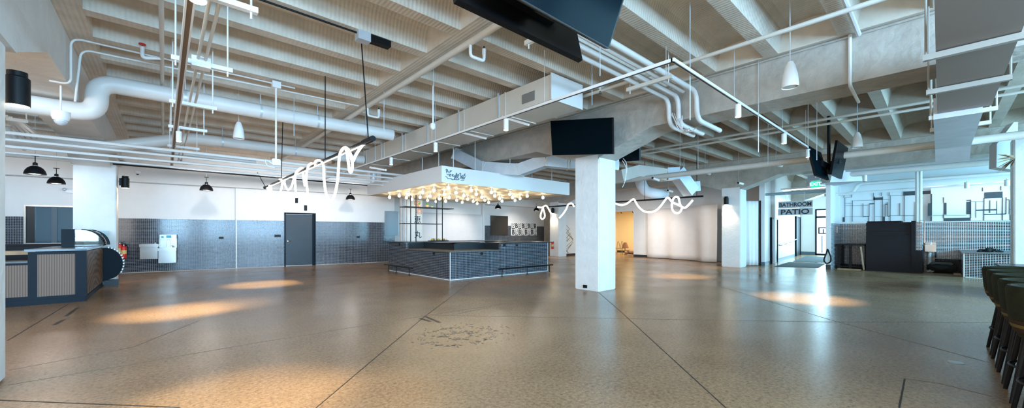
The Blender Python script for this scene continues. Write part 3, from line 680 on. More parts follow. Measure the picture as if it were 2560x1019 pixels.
# gold line pattern
gl = M()
segs = [((1398,500),(1412,512)),((1412,512),(1400,524)),((1400,512),(1416,530)),((1398,540),(1424,572)),((1399,548),(1427,588)),((1427,588),(1433,600)),((1398,560),(1433,600)),((1398,575),(1424,601)),((1424,572),(1402,601)),
 ((1427,582),(1400,612)),((1433,600),(1400,630)),((1398,590),(1420,632)),((1433,604),(1412,634)),((1420,585),(1433,597)),((1408,590),(1420,603)),((1399,598),(1407,606)),((1428,610),(1404,634)),((1428,612),(1422,618)),((1398,530),(1420,510)),((1398,536),(1420,516)),((1398,625),(1412,612)),((1400,618),(1410,628)),
 ((1416,625),(1421,632)),((1399,566),(1410,578)),((1425,594),(1416,603))]
for a, b in segs:
    p, q = ony(*a, 15.09), ony(*b, 15.09); gl.bar(p, q, .022, .012, (0, 1, 0))
build('wall_art', gl, GOLD, label='gold metal strip zigzag pattern on the white wall by the column', cat='wall art')
# sheets in front of the opening wall
a, b = onz(1620, 643.5, 0), onz(1792, 656.5, 0)
sheet('hanging_sheet', (a.x, a.y, 0), (b.x, b.y, 0), .03, 2.68, 9, .40, 'long white cloth hung between the cream doorway and the square column', 11)
a, b = onz(1858, 665, 0), onz(1897, 664, 0)
sheet('hanging_sheet', (17.75, 5.6, 0), (18.45, 5.08, 0), .03, 2.7, 5, .14, 'short white cloth hung beside the square column at the hallway corner', 8)
build('stanchion', M().box(18.46, 18.52, 5.0, 5.06, 0, 2.72), BLACK, label='thin black upright frame at the edge of the short white cloth', cat='post')
# cream room things
cp = onz(1566, 632, 0)
t = thing('floor_lamp', 'small lamp with brown shade on the floor of the cream room', 'lamp', (22.8, 14.2, 0))
p = at(1563, 632, 24.5); t.location = (p.x, p.y, 0); lx, ly = p.x, p.y
build('pole', M().lathe([(.1, 0), (.1, .02), (.015, .04), (.015, .5)], (lx, ly, 0), 12), BROWNST, t); build('lamp_shade', M().lathe([(.22, .42), (.09, .78)], (lx, ly, 0), 18), mat('brown_shade', (.3, .14, .07), .7), t)
p = at(1552, 634, 24.5); t = thing('wire_chair', 'thin metal chair with curved back in the cream room doorway', 'chair', (p.x, p.y, 0)); x, y = p.x, p.y
build('back_hoop', M().tube(smoothpath([(x-.2, y+.15, 0), (x-.17, y+.15, .6), (x-.08, y+.15, .85), (x+.02, y+.1, .6), (x+.05, y+.1, .4)]), .013, 6).tube(smoothpath([(x-.02, y, .4), (x+.05, y, .7), (x+.13, y, .85), (x+.2, y, .6), (x+.2, y, 0)]), .013, 6), BROWNST, t)
build('seat', M().box(x-.25, x+.25, y-.2, y+.2, .40, .43), BROWNST, t)
for k in (-1, 1): build('leg', M().tube([(x+.2*k, y-.15, .4), (x+.25*k, y-.18, 0)], .012, 6), BROWNST, t)
p = at(1578, 634, 24)
m = M(); rr = random.Random(9)
for i in range(16): m.sphere((p.x+rr.uniform(-.35, .35), p.y+rr.uniform(-.3, .3), .12+rr.uniform(0, .2)), rr.uniform(.12, .2), 10, .6)
build('blanket_pile', m, mat('blanket', (.42, .25, .16), .9, bump=.5, bscale=20), label='heap of brown blankets on the floor of the cream room', cat='blanket')
t = thing('track_light', 'dark ceiling track with small spotlights inside the cream room', 'track light', (21.5, 13, 2.9))
build('track', M().box(21.6, 21.64, 12, 14.6, 2.92, 2.96), BLACK, t)
for yy in (12.8, 13.6): build('lamp_head', M().tube([(21.62, yy, 2.92), (21.62, yy, 2.8), (21.5, yy-.1, 2.64)], .035, 8), BLACK, t)
# ================================================================ food stall on the near side of the far wall
S = thing('stall_counter', 'navy framed stall counter with reeded wood front and walnut end panel', 'counter', (-2.2, 12.9, 0))
fy = 11.43; ex = -1.17; sxx = -1.83
build('carcass', M().box(sxx, ex, fy+.02, 14.3, .1, 1.0).box(-5.5, sxx, fy+.02, 12.1, .1, .8), NAVY, S)
build('plinth', M().box(-5.5, ex+.01, fy-.02, 14.3, 0, .1), NAVY, S)
build('corner_post', M().box(ex-.13, ex+.02, fy-.01, fy+.1, .1, 1.0).box(sxx-.06, sxx+.05, fy-.01, fy+.1, .1, 1.0), NAVY, S)
build('cross_rail', M().box(sxx+.05, ex-.13, fy-.008, fy+.019, .95, 1.0).box(sxx+.05, ex-.13, fy-.008, fy+.019, .1, .15).box(-5.5, sxx-.06, fy-.008, fy+.019, .76, .8).box(-5.5, sxx-.06, fy-.008, fy+.019, .1, .17), NAVY, S)
build('reeded_panel', M().box(sxx+.05, ex-.13, fy, fy+.02, .15, .95), REED, S)
build('reeded_panel', M().box(-2.35, sxx-.06, fy, fy+.02, .17, .76).box(-5.5, -2.42, fy, fy+.02, .17, .76), REED, S)
build('end_panel', M().box(ex, ex+.015, fy+.1, 14.25, .12, .99), WALNUT, S)
build('countertop', M().box(sxx-.1, ex+.03, fy-.04, 14.3, 1.01, 1.05), mat('dark_grey_top', (.035, .042, .05), .2), S)
build('low_countertop', M().box(-5.5, sxx-.06, fy-.03, 12.1, .80, .83), mat('slatted_top', (.05, .055, .06), .4), S)
build('serving_shelf', M().box(-5.5, sxx, 12.1, 12.6, .93, 1.0), WOOD, S)
t = thing('back_counter', 'black work counter standing below the serving window behind the stall', 'counter', (-3.5, 16.5, 0))
build('carcass', M().box(-6, -1.8, 16.2, 16.9, 0, 1.0), BLACK, t); build('worktop', M().box(-6, -1.78, 16.15, 16.95, 1.0, 1.06), BLKWOOD, t)
# curved glass display case
DC = thing('display_case', 'curved glass display case with navy end standing on the stall counter', 'display case', (-1.35, 13.9, 1.05))
def arcp(x0, x1, z0, z1, n=10, inner=0):
    return [(x0+(x1-x0-inner)*math.sin(PI/2*i/n), z1-inner-(z1-inner-z0)*(1-math.cos(PI/2*i/n))) for i in range(n+1)]
ap = arcp(-1.42, -1.06, 1.06, 1.44)
for y in (13.3, 14.58):
    build('end_arch', M().tube([(x, y, z) for x, z in ap], .012, 6), BLACK, DC)
m = M(); apg = ap
for i in range(len(apg)-1): m.add([(apg[i][0], 13.3, apg[i][1]), (apg[i+1][0], 13.3, apg[i+1][1]), (apg[i+1][0], 14.58, apg[i+1][1]), (apg[i][0], 14.58, apg[i][1])], [(0, 1, 2, 3)])
m.smooth = True
g = build('curved_glass', m, GLASS, DC); g.modifiers.new('t', 'SOLIDIFY').thickness = .006
build('end_glass', M().prism([(-1.52, 1.06)]+[(-1.52, 1.44)]+ap, 13.3, 13.306, 'y'), GLASS, DC)
build('back_cabinet', M().box(-1.72, -1.52, 13.25, 14.6, 1.05, 1.45), NAVY, DC)
build('glass_shelf', M().box(-1.52, -1.15, 13.32, 14.56, 1.24, 1.25), mat('pale_shelf', (.55, .68, .7), .2), DC)
build('case_lining', M().box(-1.52, -1.08, 14.59, 14.62, 1.06, 1.42), mat('case_lining', (.45, .62, .62), .4), DC)
for yy in (13.7, 14.2): build('case_light', M().box(-1.5, -1.42, yy, yy+.1, 1.36, 1.39), mat('case_light', (1, 1, 1), .3, emit=(.7, 1, .95), es=3), DC)
# rounded floor case
RC = thing('rounded_case', 'dark navy drum shaped chiller with bulging front beside the stall counter', 'chiller', (-1.0, 14.5, 0))
pr = [(-1.16, .12)]+[(-1.12+.32*math.cos(a), .56+.42*math.sin(a)) for a in [math.radians(-55+ (145*i/14)) for i in range(15)]]+[(-1.16, .98)]
build('side_panel', M().prism(pr, 14.33, 14.37, 'y'), NAVY, RC)
pr2 = [(-1.16, .12)]+[(-1.12+.29*math.cos(a), .56+.39*math.sin(a)) for a in [math.radians(-55+ (145*i/14)) for i in range(15)]]+[(-1.16, .95)]
build('drum', M().prism(pr2, 14.37, 14.72, 'y'), BLKM, RC)
m = M()
for i in range(12):
    a = math.radians(-30+10*i); m.box(-1.12+.33*math.cos(a)-.012, -1.12+.33*math.cos(a)+.012, 14.40, 14.72, .56+.43*math.sin(a)-.02, .56+.43*math.sin(a)+.02)
build('slatted_front', m, STEEL, RC)
build('base', M().box(-1.14, -.88, 14.35, 14.7, 0, .14), BLKM, RC)
# ================================================================ TELEVISIONS
def tv(name, label, corners, thick, back=None, face_cam=True):
    tl, tr, br, bl_ = [Vector(c) for c in corners]
    c = (tl+tr+br+bl_)/4; n = (tr-tl).cross(bl_-tl).normalized()
    t = thing(name, label, 'television', c)
    vs = [tl, tr, br, bl_]; b = [v+n*thick for v in vs]
    fr_ = M().add(vs+b, [(0,1,2,3),(7,6,5,4),(0,4,5,1),(1,5,6,2),(2,6,7,3),(3,7,4,0)])
    build('casing', fr_, TVB, t)
    ins = [v+(c-v)*.025-n*.002 for v in vs]; i2 = [v+n*.0019 for v in ins]
    build('screen', M().add(ins+i2, [(0,1,2,3),(7,6,5,4),(0,4,5,1),(1,5,6,2),(2,6,7,3),(3,7,4,0)]), SCREEN, t)
    cc = c+n*thick; hx = (tr-tl)*.22; hz_ = (bl_-tl)*.25
    vs = [cc-hx-hz_, cc+hx-hz_, cc+hx+hz_, cc-hx+hz_]; b = [v+n*.04 for v in vs]
    build('rear_housing', M().add(vs+b, [(0,1,2,3),(7,6,5,4),(0,4,5,1),(1,5,6,2),(2,6,7,3),(3,7,4,0)]), BLACK, t)
    return t, c, n
x0 = 6.75
A = [onx(1376, 302, x0), onx(1531, 293, x0), onx(1529, 384, x0), onx(1377, 387, x0)]
for v in A[2:]: v.x += .05
t, c, n = tv('television', 'flat black television fixed before the great white column', A, .05)
build('bracket', M().bar(c+Vector((.05, 0, 0)), c+Vector((.68, 0, 0)), .06, .06), BLACK, t)
# big pair overhead
def slab_tv(y_b, lean, label, xr, zb=2.8, face=-1):
    h, L = .72, 1.26
    xl = xr-L; dy = lean*.21*h; dz = h*math.cos(math.atan(.21))
    bl_, br = Vector((xl, y_b, zb)), Vector((xr, y_b, zb)); tl, tr = Vector((xl, y_b+dy, zb+dz)), Vector((xr, y_b+dy, zb+dz))
    return tv('television', label, [tl, tr, br, bl_] if face < 0 else [tr, tl, bl_, br], .045)
tA, cA, nA = slab_tv(1.745, -1.9, 'big glossy television overhead with its dark screen facing the room front', 2.60, 2.8, -1)
tB, cB, nB = slab_tv(2.06, 1.1, 'television overhead seen from its black back, twin of the glossy one', 2.62, 2.8, 1)
build('mount_pole', M().tube([(1.9, 1.9, 3.1), (1.9, 1.9, ZJ)], .025, 8).box(1.7, 2.1, 1.7, 2.1, 3.05, 3.2), BLACK, tA)
build('rear_ports', M().box(2.28, 2.36, 2.0, 2.03, 3.02, 3.1), STEEL, tB)
# far pair on a pole
s = 9.2
TP = [[at(2021, 364, s), at(2053, 381, s+.4), at(2073, 449, s+.2), at(2040, 437, s-.1)], [at(2094, 350, s), at(2121, 370, s+.6), at(2105, 447, s+.5), at(2079, 436, s-.1)]]
t1, c1, n1 = tv('television', 'thin television seen edge-on, on the pole side towards the great column', TP[0], .045)
t2, c2, n2 = tv('television', 'television with pale reflections facing the mosaic kitchen, hung on a pole', TP[1], .045)
pb = at(2072, 410, s+.35)
build('tv_mount', M().tube([(pb.x, pb.y, pb.z-.25), (pb.x, pb.y, ZJ+.05)], .035, 10).bar(c1, (pb.x, pb.y, c1.z-.1), .12, .15).bar(c2, (pb.x, pb.y, c2.z-.1), .12, .15), BLACK, label='black ceiling pole mount holding the back to back televisions', cat='mount')
TC = [onx(1546, 366, 8.7), onx(1598, 362, 8.45), onx(1598, 401, 8.55), onx(1548, 404, 8.8)]
tv('television', 'small dark television peeping from behind the great white column', TC, .045)
build('television_cable', M().tube(smoothpath([onx(1556, 401, 8.6), onx(1565, 420, 8.6), onx(1563, 450, 8.6), onx(1556, 468, 8.6)]), .008, 6).tube(smoothpath([onx(1558, 396, 8.6), onx(1566, 408, 8.6), onx(1567, 432, 8.6)]), .008, 6), WHITE, label='white loose cables dangling below the television behind the column', cat='cable')
# ================================================================ PIPES AND DUCTS
def pipe(label, pts, r, material=WPIPE, cat='pipe', name='pipe', n=12, bands=None, group=None):
    return build(name, M().tube(pts, r, n), material, label=label, cat=cat, group=group)
def elbow(pts, rad=.12, k=5):
    pts = [Vector(p) for p in pts]; out = [pts[0]]
    for i in range(1, len(pts)-1):
        a, b, c = pts[i-1], pts[i], pts[i+1]; u = (a-b).normalized(); v = (c-b).normalized()
        rr_ = min(rad, (a-b).length*.45, (c-b).length*.45)
        for j in range(k+1):
            t_ = j/k; out.append((b+u*rr_)*(1-t_)**2+b*2*t_*(1-t_)+(b+v*rr_)*t_*t_)
    out.append(pts[-1]); return out
# big insulated pipe with the swan neck under the beam
BP = thing('insulated_pipe', 'fat white insulated pipe with swan neck dropping below the beam', 'pipe', (2, 9.52, 3.9))
build('pipe_run', M().tube(elbow([(-4.5, 9.52, 3.36), (-.84, 9.52, 3.36), (-.84, 9.52, 3.90), (4.4, 9.52, 3.90)], .34, 8), .145, 20), WPIPE, BP)
for x in (.3, 1.5, 2.6, 3.7): build('strap', M().tube([(x-.02, 9.52, 3.90), (x+.02, 9.52, 3.90)], .15, 20).bar((x, 9.52, 4.04), (x, 9.52, ZJ+.2), .05, .012), GALV, BP)
BP2 = thing('insulated_pipe', 'long white insulated pipe farther off, passing towards the far mosaic wall', 'pipe', (4, 13.3, 3.9))
build('pipe_run', M().tube(elbow([(-5, 13.3, 3.34), (-1.2, 13.3, 3.34), (.5, 13.3, 3.88), (5.1, 13.3, 3.88)], .3, 6), .145, 18), WPIPE, BP2)
for x in (1.2, 3.0, 4.8): build('strap', M().tube([(x-.02, 13.3, 3.88), (x+.02, 13.3, 3.88)], .15, 18).bar((x, 13.3, 4.02), (x, 13.3, ZJ+.2), .05, .012), GALV, BP2)
# sprinkler main along y with valve loops
SP = thing('sprinkler_pipe', 'cream painted sprinkler pipe crossing the ribbed bay towards the far wall', 'pipe', (3.3, 8, 4.1))
build('pipe_run', M().tube([(3.3, -3, 4.12), (3.3, 18.1, 4.12)], .05, 12), DUCT, SP)
for (px, py) in ((943, 268), (1204, 98)):
    p = onx(px, py, 3.52); build('drain_loop', M().tube(elbow([(3.3, p.y-.02, 4.1), (3.3, p.y-.02, 3.92), (3.55, p.y-.02, 3.92), (3.55, p.y-.02, 4.08)], .05), .024, 8).tube([(3.55, p.y-.02, 4.02), (3.55, p.y-.02, 4.1)], .03, 8), WPIPE, SP)
    build('valve', M().tube([(3.55, p.y-.02, 4.08), (3.55, p.y-.02, 4.14)], .012, 6), BLACK, SP)
p4 = thing('sprinkler_pipe', 'slim cream pipe with red handled valve crossing over the conduit rack', 'pipe', (0, 8, 4.0))
x4 = onz(402, 0, 4.0).x
build('pipe_run', M().tube([(x4, -2, 4.1), (-.02, 16, 4.1)], .027, 10), DUCT, p4)
vz = onz(406, 146, 4.1)
build('valve_branch', M().tube(elbow([(x4, vz.y, 4.1), (x4-.22, vz.y+.03, 4.05), (x4-.22, vz.y+.03, 4.22)], .05), .026, 8), WPIPE, p4)
build('valve_handle', M().lathe([(.045, .25), (.045, .265)], (x4-.22, vz.y+.03, 4.0), 12).tube([(x4-.22, vz.y+.03, 4.2), (x4-.22, vz.y+.03, 4.26)], .008, 6), RED, p4)
# thin conduits from the near column
pipe('white conduit looping over the beam, upper of the pair ending at a ceiling box', elbow([(-1.2, 8.4, 3.50), (-1.0, 8.42, 3.5), (-1.0, 8.42, 4.18), (1.9, 8.43, 4.18)], .12), .014, name='conduit', cat='conduit', n=8)
CP = at(152, 280, 5.9)
pipe('white conduit rising from the dome camera and running under the joists', elbow([(-.98, 8.6, CP.z+.1), (-.92, 8.6, 4.1), (3.2, 8.62, 4.17)], .12), .014, name='conduit', cat='conduit', n=8)
t = thing('dome_camera', 'white dome security camera hanging under the swan neck pipe', 'camera', (-1.0, 8.6, 3.2)); q = at(152, 284, 5.75); t.location = (q.x, q.y, q.z-.1)
build('housing', M().lathe([(.10, .13), (.10, .05), (.08, .0)], t.location, 18), WHITE, t); build('dome', M().sphere(Vector(t.location)+Vector((0, 0, .0)), .075, 14), mat('dome_glass', (.55, .6, .66), .1, spec=.8), t)
build('cable', M().tube([Vector(t.location)+Vector((0, 0, .12)), Vector(t.location)+Vector((0, 0, .65))], .012, 6), WHITE, t)
# box, rod and access point
bx = onz(690, 212, 4.17)
t = thing('access_point', 'white rod hung sensor with a junction box at the joist', 'sensor', (bx.x, bx.y, 2.75))
build('junction_box', M().box(bx.x-.07, bx.x+.07, bx.y-.07, bx.y+.07, 4.1, 4.22), WHITE, t)
zb = at(692, 405, bx.xy.length and (bx.x*FX+bx.y*FY)).z
build('rod', M().tube([(bx.x, bx.y, 4.1), (bx.x, bx.y, zb+.06)], .016, 8), WHITE, t)
build('sensor_body', M().box(bx.x-.07, bx.x+.07, bx.y-.04, bx.y+.04, zb-.06, zb+.06), WHITE, t, bevel=.01)
build('antenna', M().tube(smoothpath([(bx.x-.07, bx.y, zb-.03), (bx.x-.17, bx.y, zb+.02), (bx.x-.14, bx.y, zb-.08), (bx.x-.02, bx.y, zb-.11)]), .012, 6), GALV, t)
# conduit rack along y with trapezes
RK = thing('conduit_rack', 'brown channel and paired conduits on white trapeze hangers', 'conduit rack', (.3, 6, 3.35))
build('channel', M().box(.13, .145, -1, 15, 3.30, 3.36).box(.185, .20, -1, 15, 3.30, 3.36).box(.145, .185, -1, 15, 3.345, 3.36), WPIPE, RK)
build('channel_core', M().box(.145, .185, -1, 15, 3.325, 3.345), BROWNST, RK)
for x in (.30, .37): build('conduit', M().tube([(x, -1, 3.42), (x, 15, 3.42)], .016, 8), DUCT, RK)
for yy in (4.2, 5.95, 7.93, 9.8, 12.0):
    b_ = build('trapeze', M().box(.06, .64, yy-.03, yy+.03, 3.36, 3.41), WHITE, RK)
    for x in (.1, .59): build('hanger_rod', M().tube([(x, yy, 3.3), (x, yy, ZJ+.1)], .009, 6), WHITE, b_)
build('junction_box', M().box(.24, .42, 5.88, 6.02, 3.33, 3.45), WHITE, RK)
# track heads under the rack
def head(x, y, z, h=.2, r=.045, lit=True, tilt=(0, 0)):
    t = Vector((x, y, z)); d = Vector((tilt[0], tilt[1], -1)).normalized()
    m = M().tube([t+Vector((0, 0, .05)), t, t+d*.001], .012, 6).tube([t+d*.01, t+d*(h)], r, 14)
    return m, t+d*(h), d
def track_head(x, y, z, label, h=.2, r=.045, tilt=(0, 0), lit=True):
    m, e, d = head(x, y, z, h, r, lit, tilt)
    t = thing('track_spotlight', label, 'spotlight', (x, y, z))
    build('lamp_body', m, WHITE, t)
    build('lens', M().tube([e-d*.002, e+d*.004], r*.85, 14), LENS if lit else BLACK, t)
    return e, d
p = at(447, 340, 7.4); track_head(p.x, p.y, p.z+.1, 'white track spotlight hung low on the conduit rack', .2)
p = at(449, 398, 11); track_head(p.x, p.y, p.z+.1, 'tilted white spotlight beyond the conduit rack near the far wall', .2, .05, (.4, .1))
p = onz(494, 3, 3.2); t = thing('track_spotlight', 'glowing spotlight head at the top edge of the conduit rack', 'spotlight', (p.x, p.y, 3.2))
build('lens', M().lathe([(.055, 0), (.055, .01)], (p.x, p.y, 3.2), 16), LENS, t); build('lamp_body', M().lathe([(.06, .01), (.06, .18)], (p.x, p.y, 3.2), 16), WHITE, t)
# rectangular duct with grille
RD = thing('rectangular_duct', 'long rectangular painted duct with square end above the kiosk side', 'duct', (5.58, 10, 3.75))
build('duct_body', M().box(5.15, 6.01, 4.66, 17.6, 3.75, 4.20), DUCT, RD)
build('end_cap', M().box(5.13, 6.03, 4.64, 4.66, 3.745, 4.22), mat('duct_end_white', (.74, .74, .74), .4), RD)
for k in range(8):
    y = 5.9+1.45*k; build('joint_band', M().box(5.135, 6.025, y, y+.03, 3.735, 4.21), DUCT, RD); build('hanger_strap', M().box(5.13, 5.15, y+.2, y+.24, 3.73, ZJ), GALV, RD)
g0, g1 = onx(1305, 240, 5.14), onx(1336, 240, 5.14); zg0, zg1 = onx(1320, 255, 5.14).z, onx(1320, 232, 5.14).z
build('vent_grille', M().box(5.135, 5.15, g1.y, g0.y, zg0, zg1), mat('grille_grey', (.22, .21, .2), .5), RD)
# galvanised ducts above the kiosk
pts = [at(1110, 372, 13.2), at(1205, 432, 13.2)]
GD = thing('galvanised_duct', 'bright metal ductwork zigzagging just above the kiosk canopy', 'duct', (9, 10, 3.4))
P_ = [at(1142, 385, 12.5), at(1212, 420, 12.0), at(1300, 425, 11.6), at(1365, 402, 11.3), at(1420, 408, 11.3), at(1540, 412, 11.3)]
for i, (a, b) in enumerate(zip(P_, P_[1:])):
    build('duct_section', M().bar(a, b+(b-a).normalized()*.05, .34, .34), GALV, GD)
    build('joint_band', M().bar(a-(b-a).normalized()*.02, a+(b-a).normalized()*.02, .37, .37), DUCT, GD)
for px in (1275, 1405, 1470): 
    p = at(px, 405, 11.4); build('hanger_rod', M().tube([(p.x, p.y, 3.4), (p.x, p.y, ZJ+.05)], .008, 6), WPIPE, GD)
# duct beyond the great column
GD2 = thing('painted_duct', 'box duct with downward elbow beyond the great column', 'duct', (13, 8, 3.5))
Q = [at(1546, 440, 13.5), at(1590, 428, 13.8), at(1662, 438, 13.8)]
for a, b in zip(Q, Q[1:]): build('duct_section', M().bar(a, b, .45, .4), DUCT, GD2)
build('duct_elbow', M().bar(at(1690, 428, 13.8), at(1728, 480, 14.0), .42, .42), GALV, GD2); build('duct_section', M().bar(at(1664, 436, 13.8), at(1694, 434, 13.8), .45, .42), GALV, GD2)
build('duct_section', M().bar(at(1715, 468, 14.0), at(1738, 466, 14.2), .45, .35), GALV, GD2)
pipe('fat white duct bend below the box duct beyond the great column', smoothpath([at(1600, 450, 16), at(1612, 475, 16), at(1640, 484, 16), at(1660, 484, 16.5)]), .22, mat('flex_white', (.72, .73, .76), .5, bump=.4, bscale=30), 'duct', 'flexible_duct', 16)
# bundle of four pipes bending under the main beam
PB = thing('pipe_bundle', 'four parallel grey pipes sweeping down under the main beam', 'pipes', (5, 3.3, 3.9))
for k, yy in enumerate((3.02, 3.17, 3.36, 3.55)):
    xe = 7.32-.0*k
    if k == 1: build('pipe', M().tube([(-.5, yy, 3.97), (7.1, yy, 3.97)], .04, 10), WPIPE, PB); continue
    build('pipe', M().tube(elbow([(-.5, yy, 3.97), (7.32, yy, 3.97), (7.34, yy-.0, 3.46), (8.4, yy-.02, 3.44)], .22, 6), .045, 10), WPIPE, PB)
for x in (3.6, 6.1): 
    b_ = build('trapeze', M().box(x-.025, x+.025, 2.9, 3.72, 3.86, 3.92), DUCT, PB)
    for y in (2.96, 3.66): build('hanger_rod', M().tube([(x, y, 3.8), (x, y, ZJ+.1)], .008, 6), WPIPE, b_)
wr_ = M(); rr = random.Random(2)
for k in range(7):
    a = Vector((7.36, 3.3+.04*k, 3.6+.02*k)); b = at(1722+k*3, 322+rr.uniform(-3, 4), 6.9); wr_.tube(smoothpath([a, (a+b)/2+Vector((0, .05*rr.random(), -.16-.04*rr.random())), b]), .008, 6)
build('cable_bundle', wr_, WHITE, label='loose white cables bunched where the pipes pass under the beam', cat='cables')
# conduit on the beam's edge
pipe('thin conduit clipped along the top edge of the main beam', [(7.44, -4, 4.22), (7.44, 16, 4.22)], .016, BEAM, 'conduit', 'conduit', 8)
pipe('cream pipe crossing the bay before the main beam', [(6.26, -4, 4.1), (6.26, 5.4, 4.1)], .032, DUCT, 'pipe', 'sprinkler_pipe', 10)
tt = onx(2105, 40, 6.4); 
pipe('twin bright pipes running beside the joist over the main beam', [(4.0, .78, 4.2), (7.4, .78, 4.2)], .03, WPIPE, 'pipe', 'conduit', 8)
pipe('conduit dropping down the face of the main beam', elbow([(7.42, onx(2125, 90, 7.42).y, 4.24), (7.42, onx(2125, 90, 7.42).y, 3.5), (8.3, onx(2125, 90, 7.42).y, 3.46)], .08), .022, WPIPE, 'conduit', 'conduit', 8)
# pipes of the second bay
pipe('stout cream pipe crossing beyond the great column below the joists', [(12.62, 8.2, 3.3), (12.62, -3, 3.3)], .085, DUCT, 'pipe', 'pipe', 14)
pipe('thin pipe crossing high in the second bay', [(11.5, 9, 4.02), (11.5, -3, 4.02)], .03, DUCT, 'pipe', 'pipe', 8)
pipe('second thin pipe alongside, slightly lower in the second bay', [(11.3, 9, 3.86), (11.3, -3, 3.86)], .028, DUCT, 'pipe', 'pipe', 8)
pipe('pale pipe with elbow crossing before the mural wall', elbow([(20.3, 3.2, 2.93), (20.3, 2.35, 2.93), (20.3, 2.15, 3.3), (20.3, -4, 3.3)], .12), .06, WPIPE, 'pipe', 'pipe', 10)
pipe('wider pale pipe crossing high before the mural wall', [(17.9, 2.5, 3.42), (17.9, -4, 3.42)], .09, WPIPE, 'pipe', 'pipe', 12)
pipe('slim cable conduit strung before the mural wall', [(19.6, 3, 2.92), (19.6, -4, 3.0)], .014, WPIPE, 'conduit', 'conduit', 6)
for k, px in enumerate((2412, 2424, 2440)):
    pipe(('first', 'second', 'third, thickest')[k]+' of three short pipes slanting down the mural wall', [at(px+12, 372, 13.5), at(px, 430, 14.2)], .045+.02*(k == 2), WPIPE, 'pipe', 'pipe', 10)
pc_ = M()
for px in (2293, 2301):
    a = onx(px, 560, 19.4); pc_.tube([(19.4, a.y, RT), (19.4, a.y, 4.2)], .05, 12)
build('riser_pipe', pc_, WPIPE, label='white twin riser pipes above the tiled pier', cat='pipe')
a = [onx(2301, 550.5, 18.9), onx(2311, 550.5, 18.9), onx(2310.5, 607, 18.9)]
pipe('thin pink copper pipe running down the pier to the sink', a, .014, COPPER, 'pipe', 'copper_pipe', 8)
# bundle in the near corner above the stall
CB = thing('conduit_rack', 'rack of white conduits slanting over the stall beside the near column', 'conduit rack', (-3, 14, 3.3))
for k, (ya, za) in enumerate(((11.2, 3.22), (11.5, 3.14), (11.8, 3.05), (12.2, 2.98))):
    build('conduit', M().tube([(-5.5, ya+.4, za), (.8, ya+.4, za), (6.5, ya+.4, za)], (.035, .028, .03, .02)[k], 8), WPIPE, CB)
    
build('strut', M().bar(at(18, 318, 8), at(62, 375, 8.4), .05, .05).bar(at(288, 385, 11.2), at(303, 403, 11.3), .05, .05), WPIPE, CB)
pipe('white drain pipe ending in a bend before the square column over the stall', elbow([at(10, 385, 9.2), at(180, 400, 10.2), at(300, 410, 11.2), at(310, 402, 11.3)], .12), .055, WPIPE, 'pipe', 'drain_pipe', 10)
pipe('pale pipe passing highest over the stall lamps', [at(14, 332, 8.35), at(250, 362, 9.35), at(400, 378, 10.3), at(640, 406, 11.7)], .05, WPIPE, 'pipe', 'pipe', 10)
pipe('white pipe passing just under it over the stall lamps', [at(14, 360, 8.44), at(250, 386, 9.56), at(480, 410, 10.9)], .035, WPIPE, 'pipe', 'pipe', 10)
DG = M()
for k in range(4): DG.bar(at(14+12*k, 290+14*k*.3, 7.2), at(60+14*k, 345, 8.3), .05, .05)
build('brace', DG, WPIPE, label='slanting white struts beside the near column above the stall', cat='brace')
build('brace_bar', M().bar(at(15, 297, 7), at(70, 303, 7.2), .05, .05).tube([at(66, 300, 7.2), at(66, 262, 7.2)], .01, 6), WPIPE, label='short white hanger bar beside the near column', cat='hanger')
# ---- big duct overhead near the stools
OD = thing('overhead_duct', 'wide grey duct running overhead past the main beam', 'duct', (6, -.2, 3.2))
build('duct_body', M().box(1.4, 8.9, -.50, .03, 3.2, 3.5), mat('grey_duct_paint', (.24, .185, .155), .5), OD)
build('duct_section', M().box(8.9, 12.1, -.42, .07, 3.12, 3.45), GALV, OD)
build('duct_drop', M().prism([(12.1, 3.45), (12.1, 3.12), (12.7, 2.9), (12.9, 3.2)], -.42, .07, 'y'), GALV, OD)
for x in (3.55, 5.85, 7.3, 8.95, 10.0): build('support_bar', M().box(x-.03, x+.03, -.56, .12, 3.13, 3.19).tube([(x, .1, 3.13), (x, .1, ZJ+.1)], .011, 6).tube([(x, -.55, 3.13), (x, -.55, ZJ+.1)], .011, 6), mat('duct_bar_paint', (.36, .33, .29), .5) if x < 8 else DUCT, OD)
# soffit boxes near the hallway
struct('bulkhead', M().box(17.7, 18.5, -4, 3.4, 3.5, 4.6), mat('soffit_paint', (.60, .62, .64), .5))
t = thing('air_handler', 'pale lavender box duct dropping behind the back to back televisions', 'duct', (14, 2.6, 3.1))
q = [at(2090, 392, 13.5), at(2135, 386, 13.5), at(2158, 452, 13.5), at(2075, 455, 13.5)]
dv = Vector((1.1, .9, 0)); vs = q+[v+dv for v in q]
build('duct_body', M().add(vs, [(0,1,2,3),(7,6,5,4),(0,4,5,1),(1,5,6,2),(2,6,7,3),(3,7,4,0)]), mat('lavender_grey', (.60, .58, .64), .5), t)
